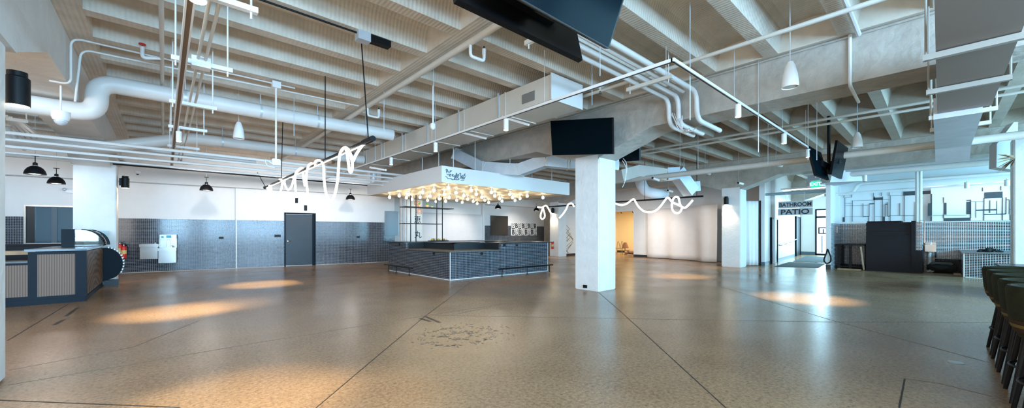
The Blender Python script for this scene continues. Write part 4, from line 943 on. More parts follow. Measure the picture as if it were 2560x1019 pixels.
# ================================================================ TRACK LIGHTS
TK = thing('track_light', 'long white angled lighting track wrapping around the duct and main beam', 'track light', (4.48, 4, 3.4))
tz = 3.4
c_ = onz(1683, 150, tz)
build('track', M().box(c_.x-.02, c_.x+.02, c_.y, 15.5, tz-.02, tz+.02), WHITE, TK)
e1 = onz(1820, 238, tz); 
build('track', M().box(c_.x-.02, 12.0, c_.y-.02, c_.y+.02, tz-.02, tz+.02), WHITE, TK)
for x, y in ((c_.x, 4.2), (c_.x, 7.5), (c_.x, 10.8), (6.5, c_.y), (9.2, c_.y), (11.2, c_.y)): build('cable', M().tube([(x, y, tz+.02), (x, y, ZJ)], .004, 5), GALV, TK)
build('outlet_slot', M().box(c_.x-.008, c_.x+.008, c_.y, 15.5, tz-.024, tz-.02).box(c_.x, 12, c_.y-.008, c_.y+.008, tz-.024, tz-.02), BLACK, TK)
HD = [((1845, 258), 'y', 'white ribbed spotlight on the track before the main beam'), ((1960, 340), 'y', 'white spotlight on the track above the second bay'), ((2020, 392), 'y', 'lit white spotlight at the far track end by the televisions'),
      ((1265, 300), 'x', 'white spotlight on the track beside the rectangular duct grille'), ((1089, 355), 'x', 'white spotlight on the track beyond the duct grille'), ((978, 398), 'x', 'white spotlight on the track nearest the kiosk canopy edge')]
for (px, py), ax, lb in HD:
    p = ony(px, py, c_.y) if ax == 'y' else onx(px, py, c_.x)
    track_head(p.x, p.y, tz-.03, lb, .2, .045)
arm = M()
for (a, b) in (((1255, 292), (1322, 312)), ((1150, 330), (1215, 346)), ((925, 418), (965, 425))):
    build('track_bracket', M().bar(at(*a, 7.8 if a[0] > 1200 else 9), at(*b, 7.4 if a[0] > 1200 else 8.6), .03, .04), WHITE, TK)

# fluorescent-like cylinder lights in the second bay
for i, (a, b, s, lb) in enumerate((((1633, 445), (1648, 451), 13, 'white cylinder spotlight hung just beyond the great column'), ((1763, 430), (1776, 435), 13, 'white cylinder spotlight in the middle of the second bay'), ((1940, 411), (1955, 415), 12, 'white cylinder spotlight hung near the televisions'), ((1710, 467), (1724, 471), 15, 'white cylinder spotlight under the bright duct elbow'), ((1671, 476), (1682, 479), 16, 'white cylinder spotlight above the neon bar'), ((1847, 457), (1858, 460), 14, 'white cylinder spotlight beside the square column haunch'))):
    p, q = at(*a, s), at(*b, s); t = thing('cylinder_spotlight', lb, 'spotlight', p)
    build('lamp_body', M().tube([p, q], .045, 12), WHITE, t); build('cap', M().tube([p+(p-q).normalized()*.05, p], .03, 10), BLACK, t)
    build('cable', M().tube([p, (p.x, p.y, ZS)], .004, 5), GALV, t)
# cables strung down
ROD = [(1084, 150, 315, 6.6), (960, 235, 330, 7.9), (735, 222, 340, 8.2), (1480, 235, 262, 6.4), (1665, 130, 188, 6.0), (1725, 60, 300, 5.0), (1896, 125, 380, 6.5), (2020, 250, 400, 8.5), (2042, 265, 400, 8.5), (1500, 100, 190, 5.2), (1745, 340, 420, 11), (1700, 350, 430, 11), (1920, 300, 410, 10)]
rods = M()
for px, y0_, y1_, s in ROD:
    a, b = at(px, y0_, s), at(px, y1_, s); rods.tube([(a.x, a.y, min(b.z, 4.2)), (a.x, a.y, ZJ+.1)], .006, 5)
build('hanger_wires', rods, GALV, label='thin steel suspension wires dropping from the joists', cat='wires', kind='stuff')
p = at(1082, 318, 7.6)
t = thing('dome_camera', 'white camera dome hanging on a rod before the rectangular duct', 'camera', p)
build('rod', M().tube([p, (p.x, p.y, ZJ)], .012, 8), WHITE, t); build('housing', M().lathe([(.05, .07), (.055, 0), (.03, -.04), (0, -.05)], p, 14), WHITE, t)
u, z = onwall(176, 478, .05); p = WO+wd*u+wn*.05
t = thing('emergency_light', 'small twin headed emergency light on the wall above the serving window', 'emergency light', (p.x, p.y, z))
build('housing', M().box(p.x-.1, p.x+.1, p.y-.05, p.y+.03, z-.05, z+.05), WHITE, t)
for k in (-1, 1): build('lamp_head', M().sphere((p.x+.12*k, p.y-.06, z+.05), .05, 12), GALV, t)
p = at(344, 432, 11.8); t = thing('dome_camera', 'small black eyed camera on a thin rod near the square column lamp', 'camera', p)
build('rod', M().tube([p, (p.x, p.y, ZS)], .008, 6), WHITE, t); build('housing', M().lathe([(.07, .05), (.08, 0), (.04, -.03), (0, -.04)], p, 14), WHITE, t); build('dome', M().sphere((p.x, p.y, p.z-.03), .035, 10), BLACK, t)
pipe('black cable tray line running along under the far pipes', [(-1, 14.6, 3.18), (6.6, 14.6, 3.18)], .022, BLKM, 'conduit', 'conduit', 8)
pipe('pale conduit running beside the black line under the far pipes', [(-1, 14.85, 3.25), (6.8, 14.85, 3.25)], .03, WPIPE, 'conduit', 'conduit', 8)
pipe('pale grey upright pipe beside the beam end above the kiosk canopy', [(6.4, 15.6, 3.0), (6.4, 15.6, 4.2)], .12, GALV, 'pipe', 'riser_pipe', 12)
p = at(1748, 470, 15); q = onx(1000, 500, 5)
for k, (px, py, s_, lb) in enumerate(((1500, 232, 7.2, 'tiny sprinkler head on a drop below the joist before the great column'), (1212, 770, 0, ''))):
    if s_ == 0: continue
    a = at(px, py, s_); t = thing('sprinkler_head', lb, 'sprinkler', a); build('drop', M().tube([a, (a.x, a.y, 4.15)], .014, 6), WPIPE, t); build('deflector', M().lathe([(.035, -.02), (.02, 0), (.02, .03)], a, 12), STEEL, t)
# ================================================================ NEON BARS
NX = 2.21
N1 = thing('neon_bar', 'black ceiling bar draped with glowing white rope light near the slate door', 'neon light', (NX, 9, 2.7))
build('bar', M().tube([(NX, 5.47, 2.70), (NX, 13.28, 2.70)], .03, 10), BLACK, N1)
build('end_fitting', M().tube([(NX, 5.40, 2.70), (NX, 5.75, 2.70)], .042, 10).tube([(NX, 13.22, 2.70), (NX, 13.34, 2.70)], .045, 10), BLACK, N1)
ca = [M().tube([(NX, onx(813, 380, NX).y, 2.7), (NX, onx(813, 380, NX).y, ZJ)], .009, 6)]
p = onx(921, 350, NX); t0 = onz(903, 97, 4.2); ca.append(M().tube([(NX, p.y, 2.72), t0], .009, 6))
p = onx(703, 455, NX); ca.append(M().tube([(NX, p.y, 2.7), at(707, 305, p.x*FX+p.y*FY)], .009, 6)); p = onx(664, 470, NX); ca.append(M().tube([(NX, p.y, 2.7), at(643, 430, p.x*FX+p.y*FY)], .009, 6))
for c in ca: build('suspension_cable', c, BLACK, N1)
def npath(origin, sc_, pts, x):
    out = []
    for i, (a, b) in enumerate(pts):
        p = onx(origin[0]+a/sc_, origin[1]+b/sc_, x); out.append(p)
    return smoothpath(out, 5)
O1 = (640, 330); O2 = (780, 330); k1 = 5.094
for pts, o, dx in (([(150,705),(155,800),(157,920),(185,978),(208,920),(207,800),(185,690),(165,690),(190,760),(215,815),(245,843),(290,810),(322,720),(335,640),(318,603),(300,600)], O1, -.04),
    ([(320,600),(345,590),(375,572),(368,600),(363,640),(382,705),(412,735),(448,700),(475,620),(490,550),(530,490),(575,460),(610,475),(590,510),(570,480)], O1, .04),
    ([(560,465),(505,530),(498,600),(503,720),(515,850)], O1, -.05), ([(600,480),(603,560),(622,685)], O1, .05), ([(700,400),(665,440),(645,520),(640,620),(655,760),(645,880),(633,945)], O1, -.04), ([(645,500),(665,430),(700,402),(735,405)], O1, .05),
    ([(45,425),(35,395),(60,362),(100,362)], O2, -.04), ([(125,380),(148,440),(152,560),(165,700),(190,810),(235,878),(280,820),(312,700),(332,560),(340,430),(350,300),(378,230),(420,195),(455,215),(480,260),(505,340),(515,430),(500,505),(478,490),(465,400),(450,290),(435,215)], O2, -.05),
    ([(470,240),(500,300),(518,370),(560,290),(610,210),(655,150)], O2, .05)):
    build('rope_light', M().tube(npath(o, k1, pts, NX+dx), .0215, 8), NEON, N1)
build('led_strip', M().box(NX-.01, NX+.01, 5.7, 13.1, 2.66, 2.672), NEON, N1)
for (a, b) in ((517, 872), (632, 968)):
    p = onx(O1[0]+a/k1, O1[1]+b/k1, NX-.05); build('end_cap', M().tube([p-Vector((0, 0, .05)), p+Vector((0, 0, .06))], .028, 8), BLACK, N1)
a = onz(655, 0, 4.2); b = onz(895, 86, 4.2)
t = thing('power_conduit', 'black conduit under a joist leading to the black power box', 'conduit', (a+b)/2)
build('pipe', M().tube([(-1, b.y+.01, 4.22), (b.x, b.y, 4.22)], .014, 8), BLACK, t)
p = onz(930, 97, 4.15); build('power_box', M().box(b.x-.02, b.x+.16, b.y-.07, b.y+.07, 4.12, 4.25), GALV, t); build('driver', M().box(b.x+.17, b.x+.47, b.y-.06, b.y+.06, 4.15, 4.24), BLACK, t)
NX2 = 14.4
N2 = thing('neon_bar', 'black bar with looping white rope light hung before the white cloths', 'neon light', (NX2, 9.8, 2.7))
build('bar', M().tube([(NX2, onx(1758, 491, NX2).y, 2.69), (NX2, 13.8, 2.69)], .032, 10), BLACK, N2)
for px, py in ((1742, 490), (1612, 498)):
    p = onx(px, py, NX2); build('suspension_cable', M().tube([p, (p.x, p.y, ZJ)], .01, 6), BLACK, N2)
O3 = (1540, 470); O4 = (1160, 420)
for pts, o, kk in (([(-60,390),(60,435),(150,448),(250,430),(350,370),(430,310),(480,298),(520,360),(600,490),(720,600),(850,640),(960,635),(1100,570),(1220,440),(1330,290),(1385,252),(1430,290),(1500,370),(1600,420),(1700,460),(1790,515),(1860,512),(1950,430),(2045,320)], O3, 10.667),
    ([(1740,500),(1700,400),(1670,265),(1600,235),(1530,280),(1490,420),(1500,560),(1560,645),(1640,665),(1720,620),(1765,510)], O3, 10.667),
    ([(1340,708),(1420,712),(1480,682),(1515,700),(1560,780),(1590,830)], O4, 7.28), ([(1440,700),(1395,850),(1400,905),(1425,925),(1462,900),(1470,840),(1430,700)], O4, 7.28), ([(1735,905),(1800,835),(1860,745),(1895,665),(1960,640),(2005,700)], O4, 7.28)):
    build('rope_light', M().tube(npath(o, kk, pts, NX2-.05), .036, 8), NEON, N2)
# ================================================================ LAMPS
def pendant(px, py, label, first=[None]):
    z = 2.80; p = onz(px, py, z)
    if first[0] is None:
        t = thing('dome_pendant', label, 'pendant lamp', (p.x, p.y, z), group=None, local=True)
        build('shade', M().lathe([(.175, -.09), (.172, -.06), (.155, 0), (.12, .055), (.08, .09), (.045, .105), (.04, .1), (.075, .083), (.115, .045), (.148, -.005), (.165, -.062), (.168, -.09)], (0, 0, 0), 28), BLACK, t)
        build('socket_housing', M().lathe([(.04, .10), (.04, .175), (.015, .19)], (0, 0, 0), 16), BLACK, t)
        build('collar', M().lathe([(.05, .095), (.05, .115), (.04, .12)], (0, 0, 0), 16), CHROME, t)
        build('stem', M().tube([(0, 0, .18), (0, 0, .33)], .008, 6), BLACK, t)
        build('suspension_rod', M().tube([(0, 0, .34), (0, 0, 1.8)], .005, 5), WPIPE, t)
        build('canopy_plate', M().lathe([(.0, .345), (.06, .34), (.06, .33)], (0, 0, 0), 16), BLACK, t)
        build('diffuser', M().lathe([(.166, -.085), (.0, -.075)], (0, 0, 0), 24), LENSW, t)
        first[0] = t
    else: t = dup(first[0], (p.x, p.y, z), label=label)
    d = bpy.data.lights.new('pendant_light', 'POINT'); d.energy = 12; d.color = (1, .93, .86); d.shadow_soft_size = .1
    o = bpy.data.objects.new('pendant_light', d); o.location = (p.x, p.y, z-.15); C.objects.link(o)
for px, py, lb in ((88, 426, 'black dome pendant largest over the stall beside the near column'), (141, 451, 'black dome pendant over the stall counter, second from the near column'), (516, 469, 'black dome pendant above the steel drinking fountains'), (876, 493, 'black dome pendant between the neon bar and the kiosk canopy'), (1245, 517, 'black dome pendant under the canopy above the bronze board'), (1341, 523, 'black dome pendant beyond the kiosk beside the second neon bar')):
    pendant(px, py, lb)
SPK = None
for px, py, lb in ((597, 326, 'white bullet shaped pendant speaker hung beyond the conduit rack'), (1975, 187, 'white bullet shaped pendant speaker before the main beam'), (2143, 350, 'white bullet shaped pendant speaker beside the pole mounted televisions'), (1066, 348, 'small pendant speaker between the fat pipes and the rectangular duct')):
    if px == 1066: continue
    p = onz(px, py, 3.5)
    if SPK is None:
        SPK = thing('pendant_speaker', lb, 'speaker', p, local=True)
        build('shell', M().lathe([(.0, .18), (.035, .175), (.06, .12), (.088, .0), (.1, -.12), (.1, -.17), (.095, -.17), (.09, -.15), (0, -.15)], (0, 0, 0), 24), WHITE, SPK)
        build('grille', M().lathe([(.09, -.16), (0, -.165)], (0, 0, 0), 24), DUCT, SPK)
        build('cable', M().tube([(0, 0, .18), (0, 0, 1.14)], .006, 6), GALV, SPK)
    else: dup(SPK, p, label=lb)
def sconce(c, face, label, e=30, h=.33, r=.085):
    t = thing('wall_sconce', label, 'wall lamp', c); c = Vector(c); n = Vector(face)
    build('cylinder', M().lathe([(r, -h/2), (r, h*.32), (r*.8, h*.36), (r*.8, h/2), (0, h/2)], c, 24), BLACK, t)
    build('back_plate', M().bar(c+n*.0, c-n*.12, .09, .2), BLACK, t)
    build('lens', M().lathe([(r*.93, -h/2-.001), (0, -h/2+.002)], c, 24), LENS, t)
    spot('sconce_light', c-Vector((0, 0, h/2+.01))+n*.0, c-Vector((0, 0, 3))-n*.15, e, (1, .78, .5), 100, .7, .06)
cn = at(43, 222, 3.78); sconce(cn, (1, 0, 0), 'black cylinder wall lamp glowing on the near column edge', 14)
sconce((-.80, 15.2, 2.78), (1, 0, 0), 'black cylinder wall lamp on the square column above the stall', 25)
p = onx(1815, 501, 16.78); sconce((16.80, p.y, p.z), (-1, 0, 0), 'black cylinder wall lamp on the square column before the white cloths', 80)
p = onx(1381, 526, 16.78); sconce((16.80, p.y, p.z), (-1, 0, 0), 'black cylinder wall lamp on the column beyond the kiosk', 80)
# spots that make the warm pools on the floor
for px, py, e in ((445, 778, 760), (560, 762, 200), (660, 710, 620), (600, 1005, 330), (2010, 745, 700), (1700, 690, 420), (850, 1010, 120)):
    g = onz(px, py, 0); hh = Vector((g.x*.93, g.y*.93, 3.3))
    spot('track_beam', hh, g, e, (1, .79, .44), 36, .9, .03)
for px in (2340, 2430, 2510):
    g = onx(px, 520, 20.6); spot('wall_washer', (19.2, g.y, 3.35), (20.6, g.y, 2.3), 13, (1, .92, .88), 75, .9, .05)
for px, py, lb in ((2417, 462, 'white wall washer spotlight above the mural panel'), (2518, 456, 'white wall washer spotlight beside the rough wall end')):
    p = onx(px, py, 19.2); track_head(p.x, p.y, p.z+.1, lb, .2, .06, (.2, 0), False)
for x in (-4.6, .9, 2.9, 5.0, 7.0):  # added fill spots brightening the far wall, no fixtures hang here
    spot('far_wall_fill', (x, 13.6, 3.15), (x+.3, 18.4, 1.9), 120, (1, .95, .92), 95, .9, .06)
for (a, b) in (((16.9, 10.6), (19.9, 9.9)), ((15.4, 6.6), (19.0, 8.2)), ((15.5, 12.0), (20.3, 11.4)), ((15.5, 8.0), (16.9, 5.6)), ((12.5, 15.5), (12.0, 18.4)), ((16, 16.4), (17, 18.9))):  # added fill spots aimed at the cloths and back wall, without fixtures
    spot('cloth_fill', (a[0], a[1], 3.0), (b[0], b[1], .8), 150, (1, .88, .76), 75, .9, .06)
p = at(2162, 446, 13); track_head(p.x, p.y, p.z+.12, 'white spotlight hanging under the lavender box duct', .22, .06, (0, 0), False)
# ================================================================ SIGNS
bz = 3.0; a = onx(1912, 486, 18.9); b = onx(2066, 477, 18.9)
t = thing('sign_rail', 'grey bar spanning the hallway mouth that carries the hanging sign', 'rail', (18.9, 3.9, 3.0))
build('bar', M().tube([(18.9, 4.94, a.z), (18.9, 2.9, b.z)], .055, 12), mat('rail_blue_grey', (.28, .36, .40), .5), t)
SG = thing('hanging_sign', 'two board hanging sign reading bathroom and patio at the hallway mouth', 'sign', (18.75, 3.9, 2.4))
SIGN = mat('sign_board', (.42, .46, .48), .5); INK = mat('sign_ink_navy', (.01, .025, .04), .5)
for (px0, px1, yt, yb, tx, lsz) in ((1946, 2031.5, 502, 519, 'BATHROOM', .24), (1945, 2031.5, 520.5, 537, 'PATIO', .30)):
    a = onx(px0, yt, 18.75); b = onx(px1, yb, 18.75); zt_ = onx((px0+px1)/2, yt, 18.75).z; zb_ = onx((px0+px1)/2, yb, 18.75).z
    build('board', M().box(18.75, 18.78, b.y, a.y, zb_, zt_), SIGN, SG)
    yc = (a.y+b.y)/2; L_ = abs(a.y-b.y)
    o = text('lettering', tx, .3, (18.745, yc, (zt_+zb_)/2), (-1, 0, 0), INK, SG, .002, .008, 1, fit=(L_*(.94 if tx == 'BATHROOM' else .82), (zt_-zb_)*(.62 if tx == 'BATHROOM' else .78)))
for px in (1965, 2012): 
    p = onx(px, 502, 18.76); build('hanger_wire', M().tube([p, (p.x, p.y, 3.0)], .006, 5), GALV, SG)
a = onx(2027.5, 453, 17.0); b = onx(2050, 467, 17.0)
E = thing('exit_sign', 'glowing green exit sign above the hallway mouth', 'exit sign', (17.0, (a.y+b.y)/2, b.z))
build('housing', M().box(17.0, 17.05, b.y, a.y, b.z, a.z), mat('exit_green', (.0, .35, .15), .4, emit=(.0, .8, .35), es=.55), E)
text('lettering', 'EXIT', .16, (16.995, (a.y+b.y)/2, (a.z+b.z)/2), (-1, 0, 0), mat('exit_letters', (.7, 1, .85), .4, emit=(.5, 1, .8), es=.5), E, .002, .008, 1.0)
build('stem', M().tube([(17.02, (a.y+b.y)/2, a.z+.1), (17.02, (a.y+b.y)/2, 3.6)], .012, 6), WPIPE, E)
build('canopy_box', M().box(16.95, 17.1, b.y, a.y+.15, a.z+.02, a.z+.1), mat('sign_top', (.25, .28, .30), .5), E)
# hall ceiling fittings
t = thing('strip_light', 'white strip light fitting inside the hallway ceiling', 'ceiling light', (21, 4, 3.5))
build('suspension_rod', M().tube([(20.75, 3.6, 3.36), (20.75, 3.6, ZS)], .006, 5), WHITE, t); build('fitting', M().box(20.6, 20.9, 3.2, 4.8, 3.3, 3.36), WHITE, t); build('tube', M().tube([(20.75, 3.25, 3.28), (20.75, 4.75, 3.28)], .02, 8), LENSW, t)
area('hall_light', (24, 4.1, 3.2), (0, 0, 0), 5, 1.4, 120, (.45, .80, 1))
# ================================================================ MURAL
mu = M(); mw = M()
def mrect(px0, py0, px1, py1, x=20.68, thin=False):
    a, b = onx(px0, py0, x), onx(px1, py1, x); (mu).box(x, x+.02, b.y, a.y, b.z, a.z)
def mline(px0, py0, px1, py1, w=.012, x=20.68):
    a, b = onx(px0, py0, x), onx(px1, py1, x); mu.bar(a, b, w, .016, (1, 0, 0))
k = 9.264; ox, oy = 2080, 455
def L(x): return ox+x/k
def R_(y): return oy+y/k
for r in ((245,812,297,918),(960,332,988,410),(960,360,1180,408),(1655,218,1935,298),(862,492,988,508),(1232,502,1290,516),(1285,778,1342,794),(1168,798,1226,915),(718,790,858,803),(848,800,862,918),(2080,205,2285,272)):
    mrect(L(r[0]), R_(r[1]), L(r[2]), R_(r[3]))
for l in ((298,365,298,820),(475,430,468,915),(718,495,718,795),(862,505,862,800),(982,420,982,915),(1172,330,1172,915),(1230,515,1230,800),(1290,460,1290,780),(1352,310,1348,910),(1572,485,1572,770),(1680,300,1678,910),(1932,455,1930,910),(278,285,278,365),(452,285,450,350),(300,360,450,350),(300,492,475,490),(720,540,860,535),(962,250,962,330),(1148,240,1148,320),(1325,235,1325,315),(440,430,960,415),(300,545,720,542),(300,795,850,790),(1000,395,1340,400),(1350,310,1660,305),(1350,770,1930,770),(1000,800,1170,800)):
    mline(L(l[0]), R_(l[1]), L(l[2]), R_(l[3]), .014 if l[0] == l[2] or abs(l[0]-l[2]) < 9 else .008)
build('wall_mural', mu, MURAL, label='black line and block mural on the bluish wall above the black cabinet', cat='mural')
mu = M(); k = 9.265; ox, oy = 2300, 455
for r in ((248,275,280,500),(183,490,280,778),(242,785,278,900),(548,478,616,750),(548,830,1175,892),(1075,412,1185,428),(1075,455,1180,740),(1490,238,1915,362),(1288,455,1300,825),(1300,636,1775,652),(1775,430,1788,735),(1485,735,1990,748),(1998,402,2075,416),(2078,625,2190,638),(2076,750,2148,880)):
    mrect(L(r[0]), R_(r[1]), L(r[2]), R_(r[3]), 20.55)
for l in ((548,350,548,480),(548,750,548,830),(1178,430,1178,830),(1450,125,1452,210),(1485,365,1480,890),(1620,420,1620,715),(1915,360,1912,885),(1876,90,1876,190),(2120,85,2120,180),(1998,350,1995,735),(2075,415,2075,745),(2158,180,2155,750),(300,770,1070,765),(1180,450,1480,450)):
    mline(L(l[0]), R_(l[1]), L(l[2]), R_(l[3]), .016 if abs(l[0]-l[2]) < 9 else .006, 20.55)
build('wall_mural', mu, MURAL, label='black line and block mural on the bright panel above the tiled counter', cat='mural')
# ================================================================ KITCHEN THINGS
CB2 = thing('cabinet', 'tall black wooden cabinet with stepped ledges beside the tiled pier', 'cabinet', (19.4, 1.2, 0))
build('body', M().box(19.0, 19.9, .63, 1.81, 0, 1.28), BLKWOOD, CB2)
for k, (z0, z1) in enumerate(((1.29, 1.42), (1.44, 1.58), (1.60, 1.74))): build('ledge', M().box(19.02+.02*k, 19.9, .63, 1.81, z0, z1), BLKWOOD, CB2); build('gap_board', M().box(19.08, 19.9, .64, 1.80, z0-.02, z0+.01), BLACK, CB2)
build('top_board', M().box(19.0, 19.9, .9, 1.78, 1.745, 1.79), BLKWOOD, CB2)
build('side_board', M().box(18.97, 19.0, .55, .66, 0, 1.78), BLKWOOD, CB2)
TB = thing('work_table', 'black metal worktable standing in the tiled nook beside the cabinet', 'table', (19.9, 2.3, 0))
build('tabletop', M().box(19.3, 20.6, 1.86, 2.70, .90, .95), BLACK, TB)
build('undershelf', M().box(19.3, 20.6, 1.86, 2.70, .08, .11), BLACK, TB)
for x, y in ((19.35, 2.28), (20.5, 1.95), (20.5, 2.65), (19.4, 2.62)): build('leg', M().box(x-.04, x+.04, y-.04, y+.04, 0, .9), BLACK, TB)
pl0, pl1 = onx(2152, 616, 19.2), onx(2160, 670, 19.15)
build('wooden_plank', M().bar(pl0, (pl1.x, pl1.y, .01), .05, .03), mat('pale_plank', (.62, .52, .38), .6), label='pale wooden plank leaning between the worktable and black cabinet', cat='plank')
build('wood_strip', M().box(18.9, 19.25, 1.95, 2.6, 0.0, .03), WOOD, label='thin wood offcut lying on the floor before the worktable', cat='plank')
a = onx(2094, 575, 19.9)
build('wall_switch', M().box(19.85, 20.15, 2.72, 2.744, 1.38, 1.62), STEEL, label='steel switch plate on the side tiles of the nook', cat='switch')
SK = thing('wall_sink', 'small steel hand sink on a pipe leg before the mosaic wall', 'sink', (20.45, .1, 0))
a, b = onx(2312, 610, 20.2), onx(2341, 627, 20.2)
build('basin', M().box(20.2, 20.66, b.y, a.y, .70, .95).box(20.6, 20.68, b.y, a.y, .95, 1.03), STEEL, SK, bevel=.01)
yc = (a.y+b.y)/2
build('pedestal', M().tube([(20.4, yc+.03, .2), (20.4, yc+.03, .7)], .05, 10), WHITE, SK)
build('faucet', M().tube(elbow([(20.55, yc, .95), (20.55, yc, 1.07), (20.4, yc, 1.05)], .04), .014, 8), CHROME, SK)
build('drain_trap', M().tube(elbow([(20.45, yc-.12, .70), (20.45, yc-.12, .5), (20.6, yc-.12, .5), (20.6, yc-.12, .6)], .05), .02, 8), CHROME, SK)
# duffel bag
a = onz(2326, 682, 0); b = onz(2380, 682.5, 0)
BG = thing('duffel_bag', 'bulky dark green and black duffel bag on the floor below the sink', 'bag', ((a.x+b.x)/2, (a.y+b.y)/2, 0))
bx0, by0 = BG.location.x, BG.location.y
m = M(); n = 12; prof = []
for i in range(9):
    t_ = -1+2*i/8; w_ = .17*(1-abs(t_)**4*.5); prof.append((t_, w_))
for i, (t_, w_) in enumerate(prof):
    for k in range(n):
        a_ = 2*PI*k/n; m.v.append(Vector((bx0+.15+w_*1.25*math.cos(a_), by0+t_*.34, .17+w_*.95*math.sin(a_))))
for i in range(8):
    for k in range(n): m.f.append((i*n+k, i*n+(k+1) % n, (i+1)*n+(k+1) % n, (i+1)*n+k))
m.f.append(tuple(range(n))); m.f.append(tuple(range(8*n, 9*n))); m.smooth = True
build('body', m, mat('bag_black', (.012, .014, .013), .7, bump=.3, bscale=20), BG)
build('lid', M().box(bx0, bx0+.3, by0-.27, by0+.27, .27, .355), mat('bag_green', (.055, .085, .075), .6, var=.2), BG, bevel=.03)
build('strap', M().tube(smoothpath([(bx0-.06, by0-.2, .2), (bx0-.1, by0, .12), (bx0-.06, by0+.2, .2)]), .015, 6), BLACK, BG)
# lattice crate
CR = thing('lattice_crate', 'black lattice crate leaning on the tiles between bag and counter', 'crate', (20.2, -.25, 0)); CRX = 1
m = M().box(20.15, 20.2, -.47, .12, 0, .04).box(20.15, 20.2, -.47, .12, .42, .46).box(20.15, 20.2, -.47, -.43, 0, .46).box(20.15, 20.2, .08, .12, 0, .46)
for k in range(16):
    y = -1.08+.085*k; p0 = Vector((20.17, y, .03)); p1 = Vector((20.17, y+.4, .43))
    if p0.y < -.45: f = (-.45-p0.y)/.4; p0 = p0.lerp(p1, f) if f < 1 else None
    if p0 is None: continue
    if p1.y > .1: f = (.1-p0.y)/(p1.y-p0.y); p1 = p0.lerp(p1, f) if f > 0 else None
    if p1 is None: continue
    m.bar(p0, p1, .022, .016)
build('front_lattice', m, BLACK, CR); build('box', M().box(20.22, 20.62, -.46, .1, 0, .40), BLACK, CR)
m = M(); rr = random.Random(4)
for k in range(5):
    y = .18+.07*rr.random(); m.tube(smoothpath([(19.6, y+.03*k, .02), (19.7, y-.1+.02*k, .10+.02*k), (19.75, y+.12, .05), (19.9, y, .02)]), .014, 6)
build('hose_offcuts', m, mat('grey_hose', (.45, .44, .42), .5), label='tangle of pale hose offcuts on the floor at the pier foot', cat='hoses')
build('wood_strip', M().box(19.2, 19.9, -.46, -.3, 0, .025), WOOD, label='short wood offcut on the floor at the tiled counter corner', cat='plank')
TC2 = thing('tiled_counter', 'low counter with white grouted black tiles in front of the mural panel', 'counter', (19.4, -2, 0))
build('counter_base', M().box(18.2, 20.66, -4.2, -.49, 0, .74), TILEW, TC2)
build('edge_trim', M().box(18.185, 18.21, -.51, -.475, 0, .74).box(18.185, 18.2, -4.2, -.49, 0, .02), mat('trim_white', (.8, .8, .78), .4), TC2)
build('countertop', M().box(18.15, 20.66, -4.2, -.44, .74, .78), mat('grey_top', (.18, .19, .2), .35), TC2)
m = M(); rr = random.Random(8)
a, b = onx(2448, 630, 18.9), onx(2505, 628, 18.9)
for i in range(30):
    f = rr.random(); m.sphere((18.9+rr.uniform(-.2, .3), a.y+(b.y-a.y)*f, .80+.1*math.sin(PI*f)*rr.random()), rr.uniform(.03, .07), 8, .6)
build('black_cloth', m, mat('cloth_black', (.01, .012, .01), .8), label='crumpled black cloth heap lying on the tiled counter top', cat='cloth')
m = M()
lp = [onx(2069, 622, 18.55), onx(2066, 632, 18.5), onx(2060, 648, 18.5), onx(2063, 656, 18.5), onx(2070, 657.5, 18.5), onx(2076, 653, 18.5), onx(2077, 643, 18.5), onx(2073, 632, 18.5), onx(2070, 624, 18.55)]
build('hose_loop', m.tube(smoothpath(lp), .024, 8), BLACK, label='black hose loop hanging on the white post beside the tiled nook', cat='hose')
# panel and dried palm at the rough wall end
t = thing('palm_frond', 'dried brown palm fronds sticking out from the rough wall end', 'palm', (14.6, -1.0, 2.9))
m = M(); rr = random.Random(12); base = at(2540, 395, 8.9)
for i in range(26):
    tip = at(2486+rr.uniform(0, 40), 385+rr.uniform(0, 52), 8.7+rr.uniform(-.4, .2)); d = tip-base; sd = Vector((0, 0, 1)).cross(d).normalized()*.02
    m.add([base-sd*.4, base+d*.6+sd+Vector((0, 0, .03)), tip, base+d*.6-sd], [(0, 1, 2, 3)])
build('fronds', m, mat('dry_palm', (.30, .20, .11), .8), t)
q = [at(2492, 360, 9.6), at(2535, 305, 9.6), at(2545, 305, 9.6), at(2545, 425, 9.6), at(2491, 418, 9.6)]
dv = Vector((.3, .1, 0)); vs = q+[v+dv for v in q]
build('sound_panel', M().add(vs, [(0,1,2,3,4),(9,8,7,6,5)]+[(i, (i+1) % 5, 5+(i+1) % 5, 5+i) for i in range(5)]), mat('panel_grey', (.58, .58, .60), .6), label='pale clipped corner panel hung behind the dried palm fronds', cat='panel')
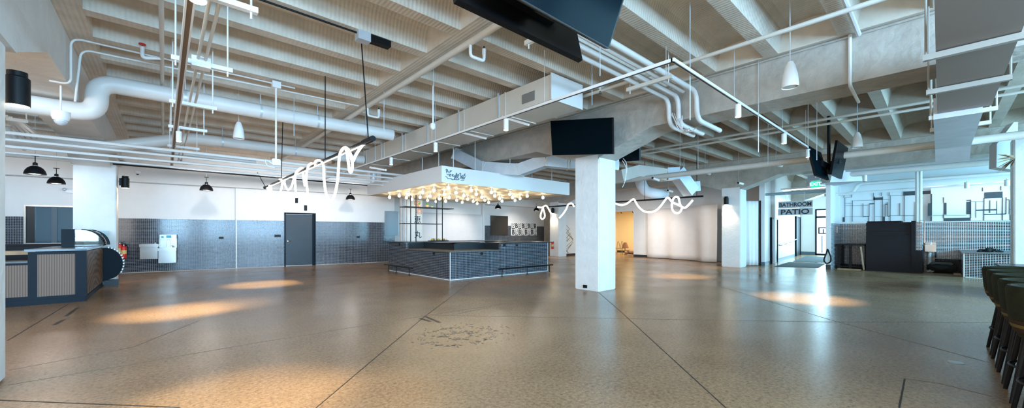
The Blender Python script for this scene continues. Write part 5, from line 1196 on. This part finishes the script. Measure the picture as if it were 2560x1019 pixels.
# ================================================================ BAR STOOLS AND BAR
def stool(loc, label, first=[None]):
    if first[0] is not None: return dup(first[0], loc, label=label)
    t = thing('bar_stool', label, 'bar stool', loc, group='bar stools along the counter', local=True)
    # barrel back wraps the room side (+y)
    m = M(); n = 28; r0, r1 = .25, .20
    rings = []
    for j, (z, ra, rb) in enumerate(((.62, .235, .19), (.66, .25, .20), (.85, .275, .225), (.95, .28, .235), (.98, .27, .245))):
        pass
    def ring(z, r):
        return [Vector((r*math.cos(a), r*math.sin(a), z)) for a in [math.radians(-25+230*i/n) for i in range(n+1)]]
    outer = [ring(z, r) for z, r in ((.73, .262), (.85, .272), (.94, .277), (.97, .268))]; inner = [ring(z, r) for z, r in ((.97, .25), (.94, .238), (.85, .232), (.70, .225))]
    R2 = outer+inner; b0 = len(m.v)
    for rg in R2: m.v += rg
    for i in range(len(R2)):
        a = i*(n+1); c = ((i+1) % len(R2))*(n+1)
        for k in range(n): m.f.append((a+k, a+k+1, c+k+1, c+k))
    m.f.append(tuple(i*(n+1) for i in range(len(R2)))); m.f.append(tuple(i*(n+1)+n for i in range(len(R2))[::-1] if True) if False else tuple((i*(n+1)+n) for i in reversed(range(len(R2)))))
    m.smooth = True; build('backrest', m, OLIVE, t)
    build('seat', M().lathe([(.0, .60), (.215, .60), (.225, .63), (.225, .74), (.20, .77), (0, .785)], (0, 0, 0), 28), OLIVE, t)
    build('seat_band', M().lathe([(.236, .635), (.246, .66), (.258, .72), (.255, .725), (.23, .635)], (0, 0, 0), 28), TANB, t)
    build('stripe', M().lathe([(.2505, .672), (.2575, .695)], (0, 0, 0), 28), YEL, t)
    for sx2 in (-1, 1):
        for sy2 in (-1, 1): build('leg', M().tube([(sx2*.13, sy2*.13, .62), (sx2*.22, sy2*.22, 0)], [.022, .014], 10), mat('stool_leg_black', (.006, .005, .005), .5, spec=.2), t)
    build('footrest', M().tube([(.215*math.cos(2*PI*k/28), .215*math.sin(2*PI*k/28), .27) for k in range(28)], .011, 8, closed=True), BLACK, t)
    first[0] = t; return t
for k, x in enumerate((7.05, 6.42, 5.82, 5.22, 4.66)):
    stool((x, -.60, 0), ('olive barrel bar stool standing last in the row, closest to the tiled counter', 'olive barrel bar stool, second in the row from the tiled counter', 'olive barrel bar stool in the middle of the row of five', 'olive barrel bar stool, fourth in the row counting from the tiled counter', 'olive barrel bar stool at the row end farthest from the tiled counter')[k])
BR = thing('bar_counter', 'dark bar counter behind the row of olive stools', 'counter', (7, -1.7, 0))
build('counter_base', M().box(3.5, 9.2, -2.1, -1.3, 0, 1.0), NAVY, BR); build('countertop', M().box(3.4, 9.3, -2.2, -1.1, 1.0, 1.05), BLKM, BR)
LC = thing('low_counter', 'low grey counter standing against the rough wall end past the stools', 'counter', (13.6, -1.4, 0))
build('counter_base', M().box(12.7, 14.66, -2.6, -.95, 0, .60), mat('blue_grey_panel', (.16, .2, .24), .5), LC); build('countertop', M().box(12.6, 14.68, -2.6, -.88, .60, .64), BLKM, LC)
# outlet on the great column
a = onx(1463, 716, 7.45)
build('wall_socket', M().box(7.43, 7.46, a.y-.05, a.y+.05, a.z-.03, a.z+.04), BLACK, label='black power outlet low on the great white column', cat='socket')
for o in bpy.data.objects:
    if '_local' in o: del o['_local']
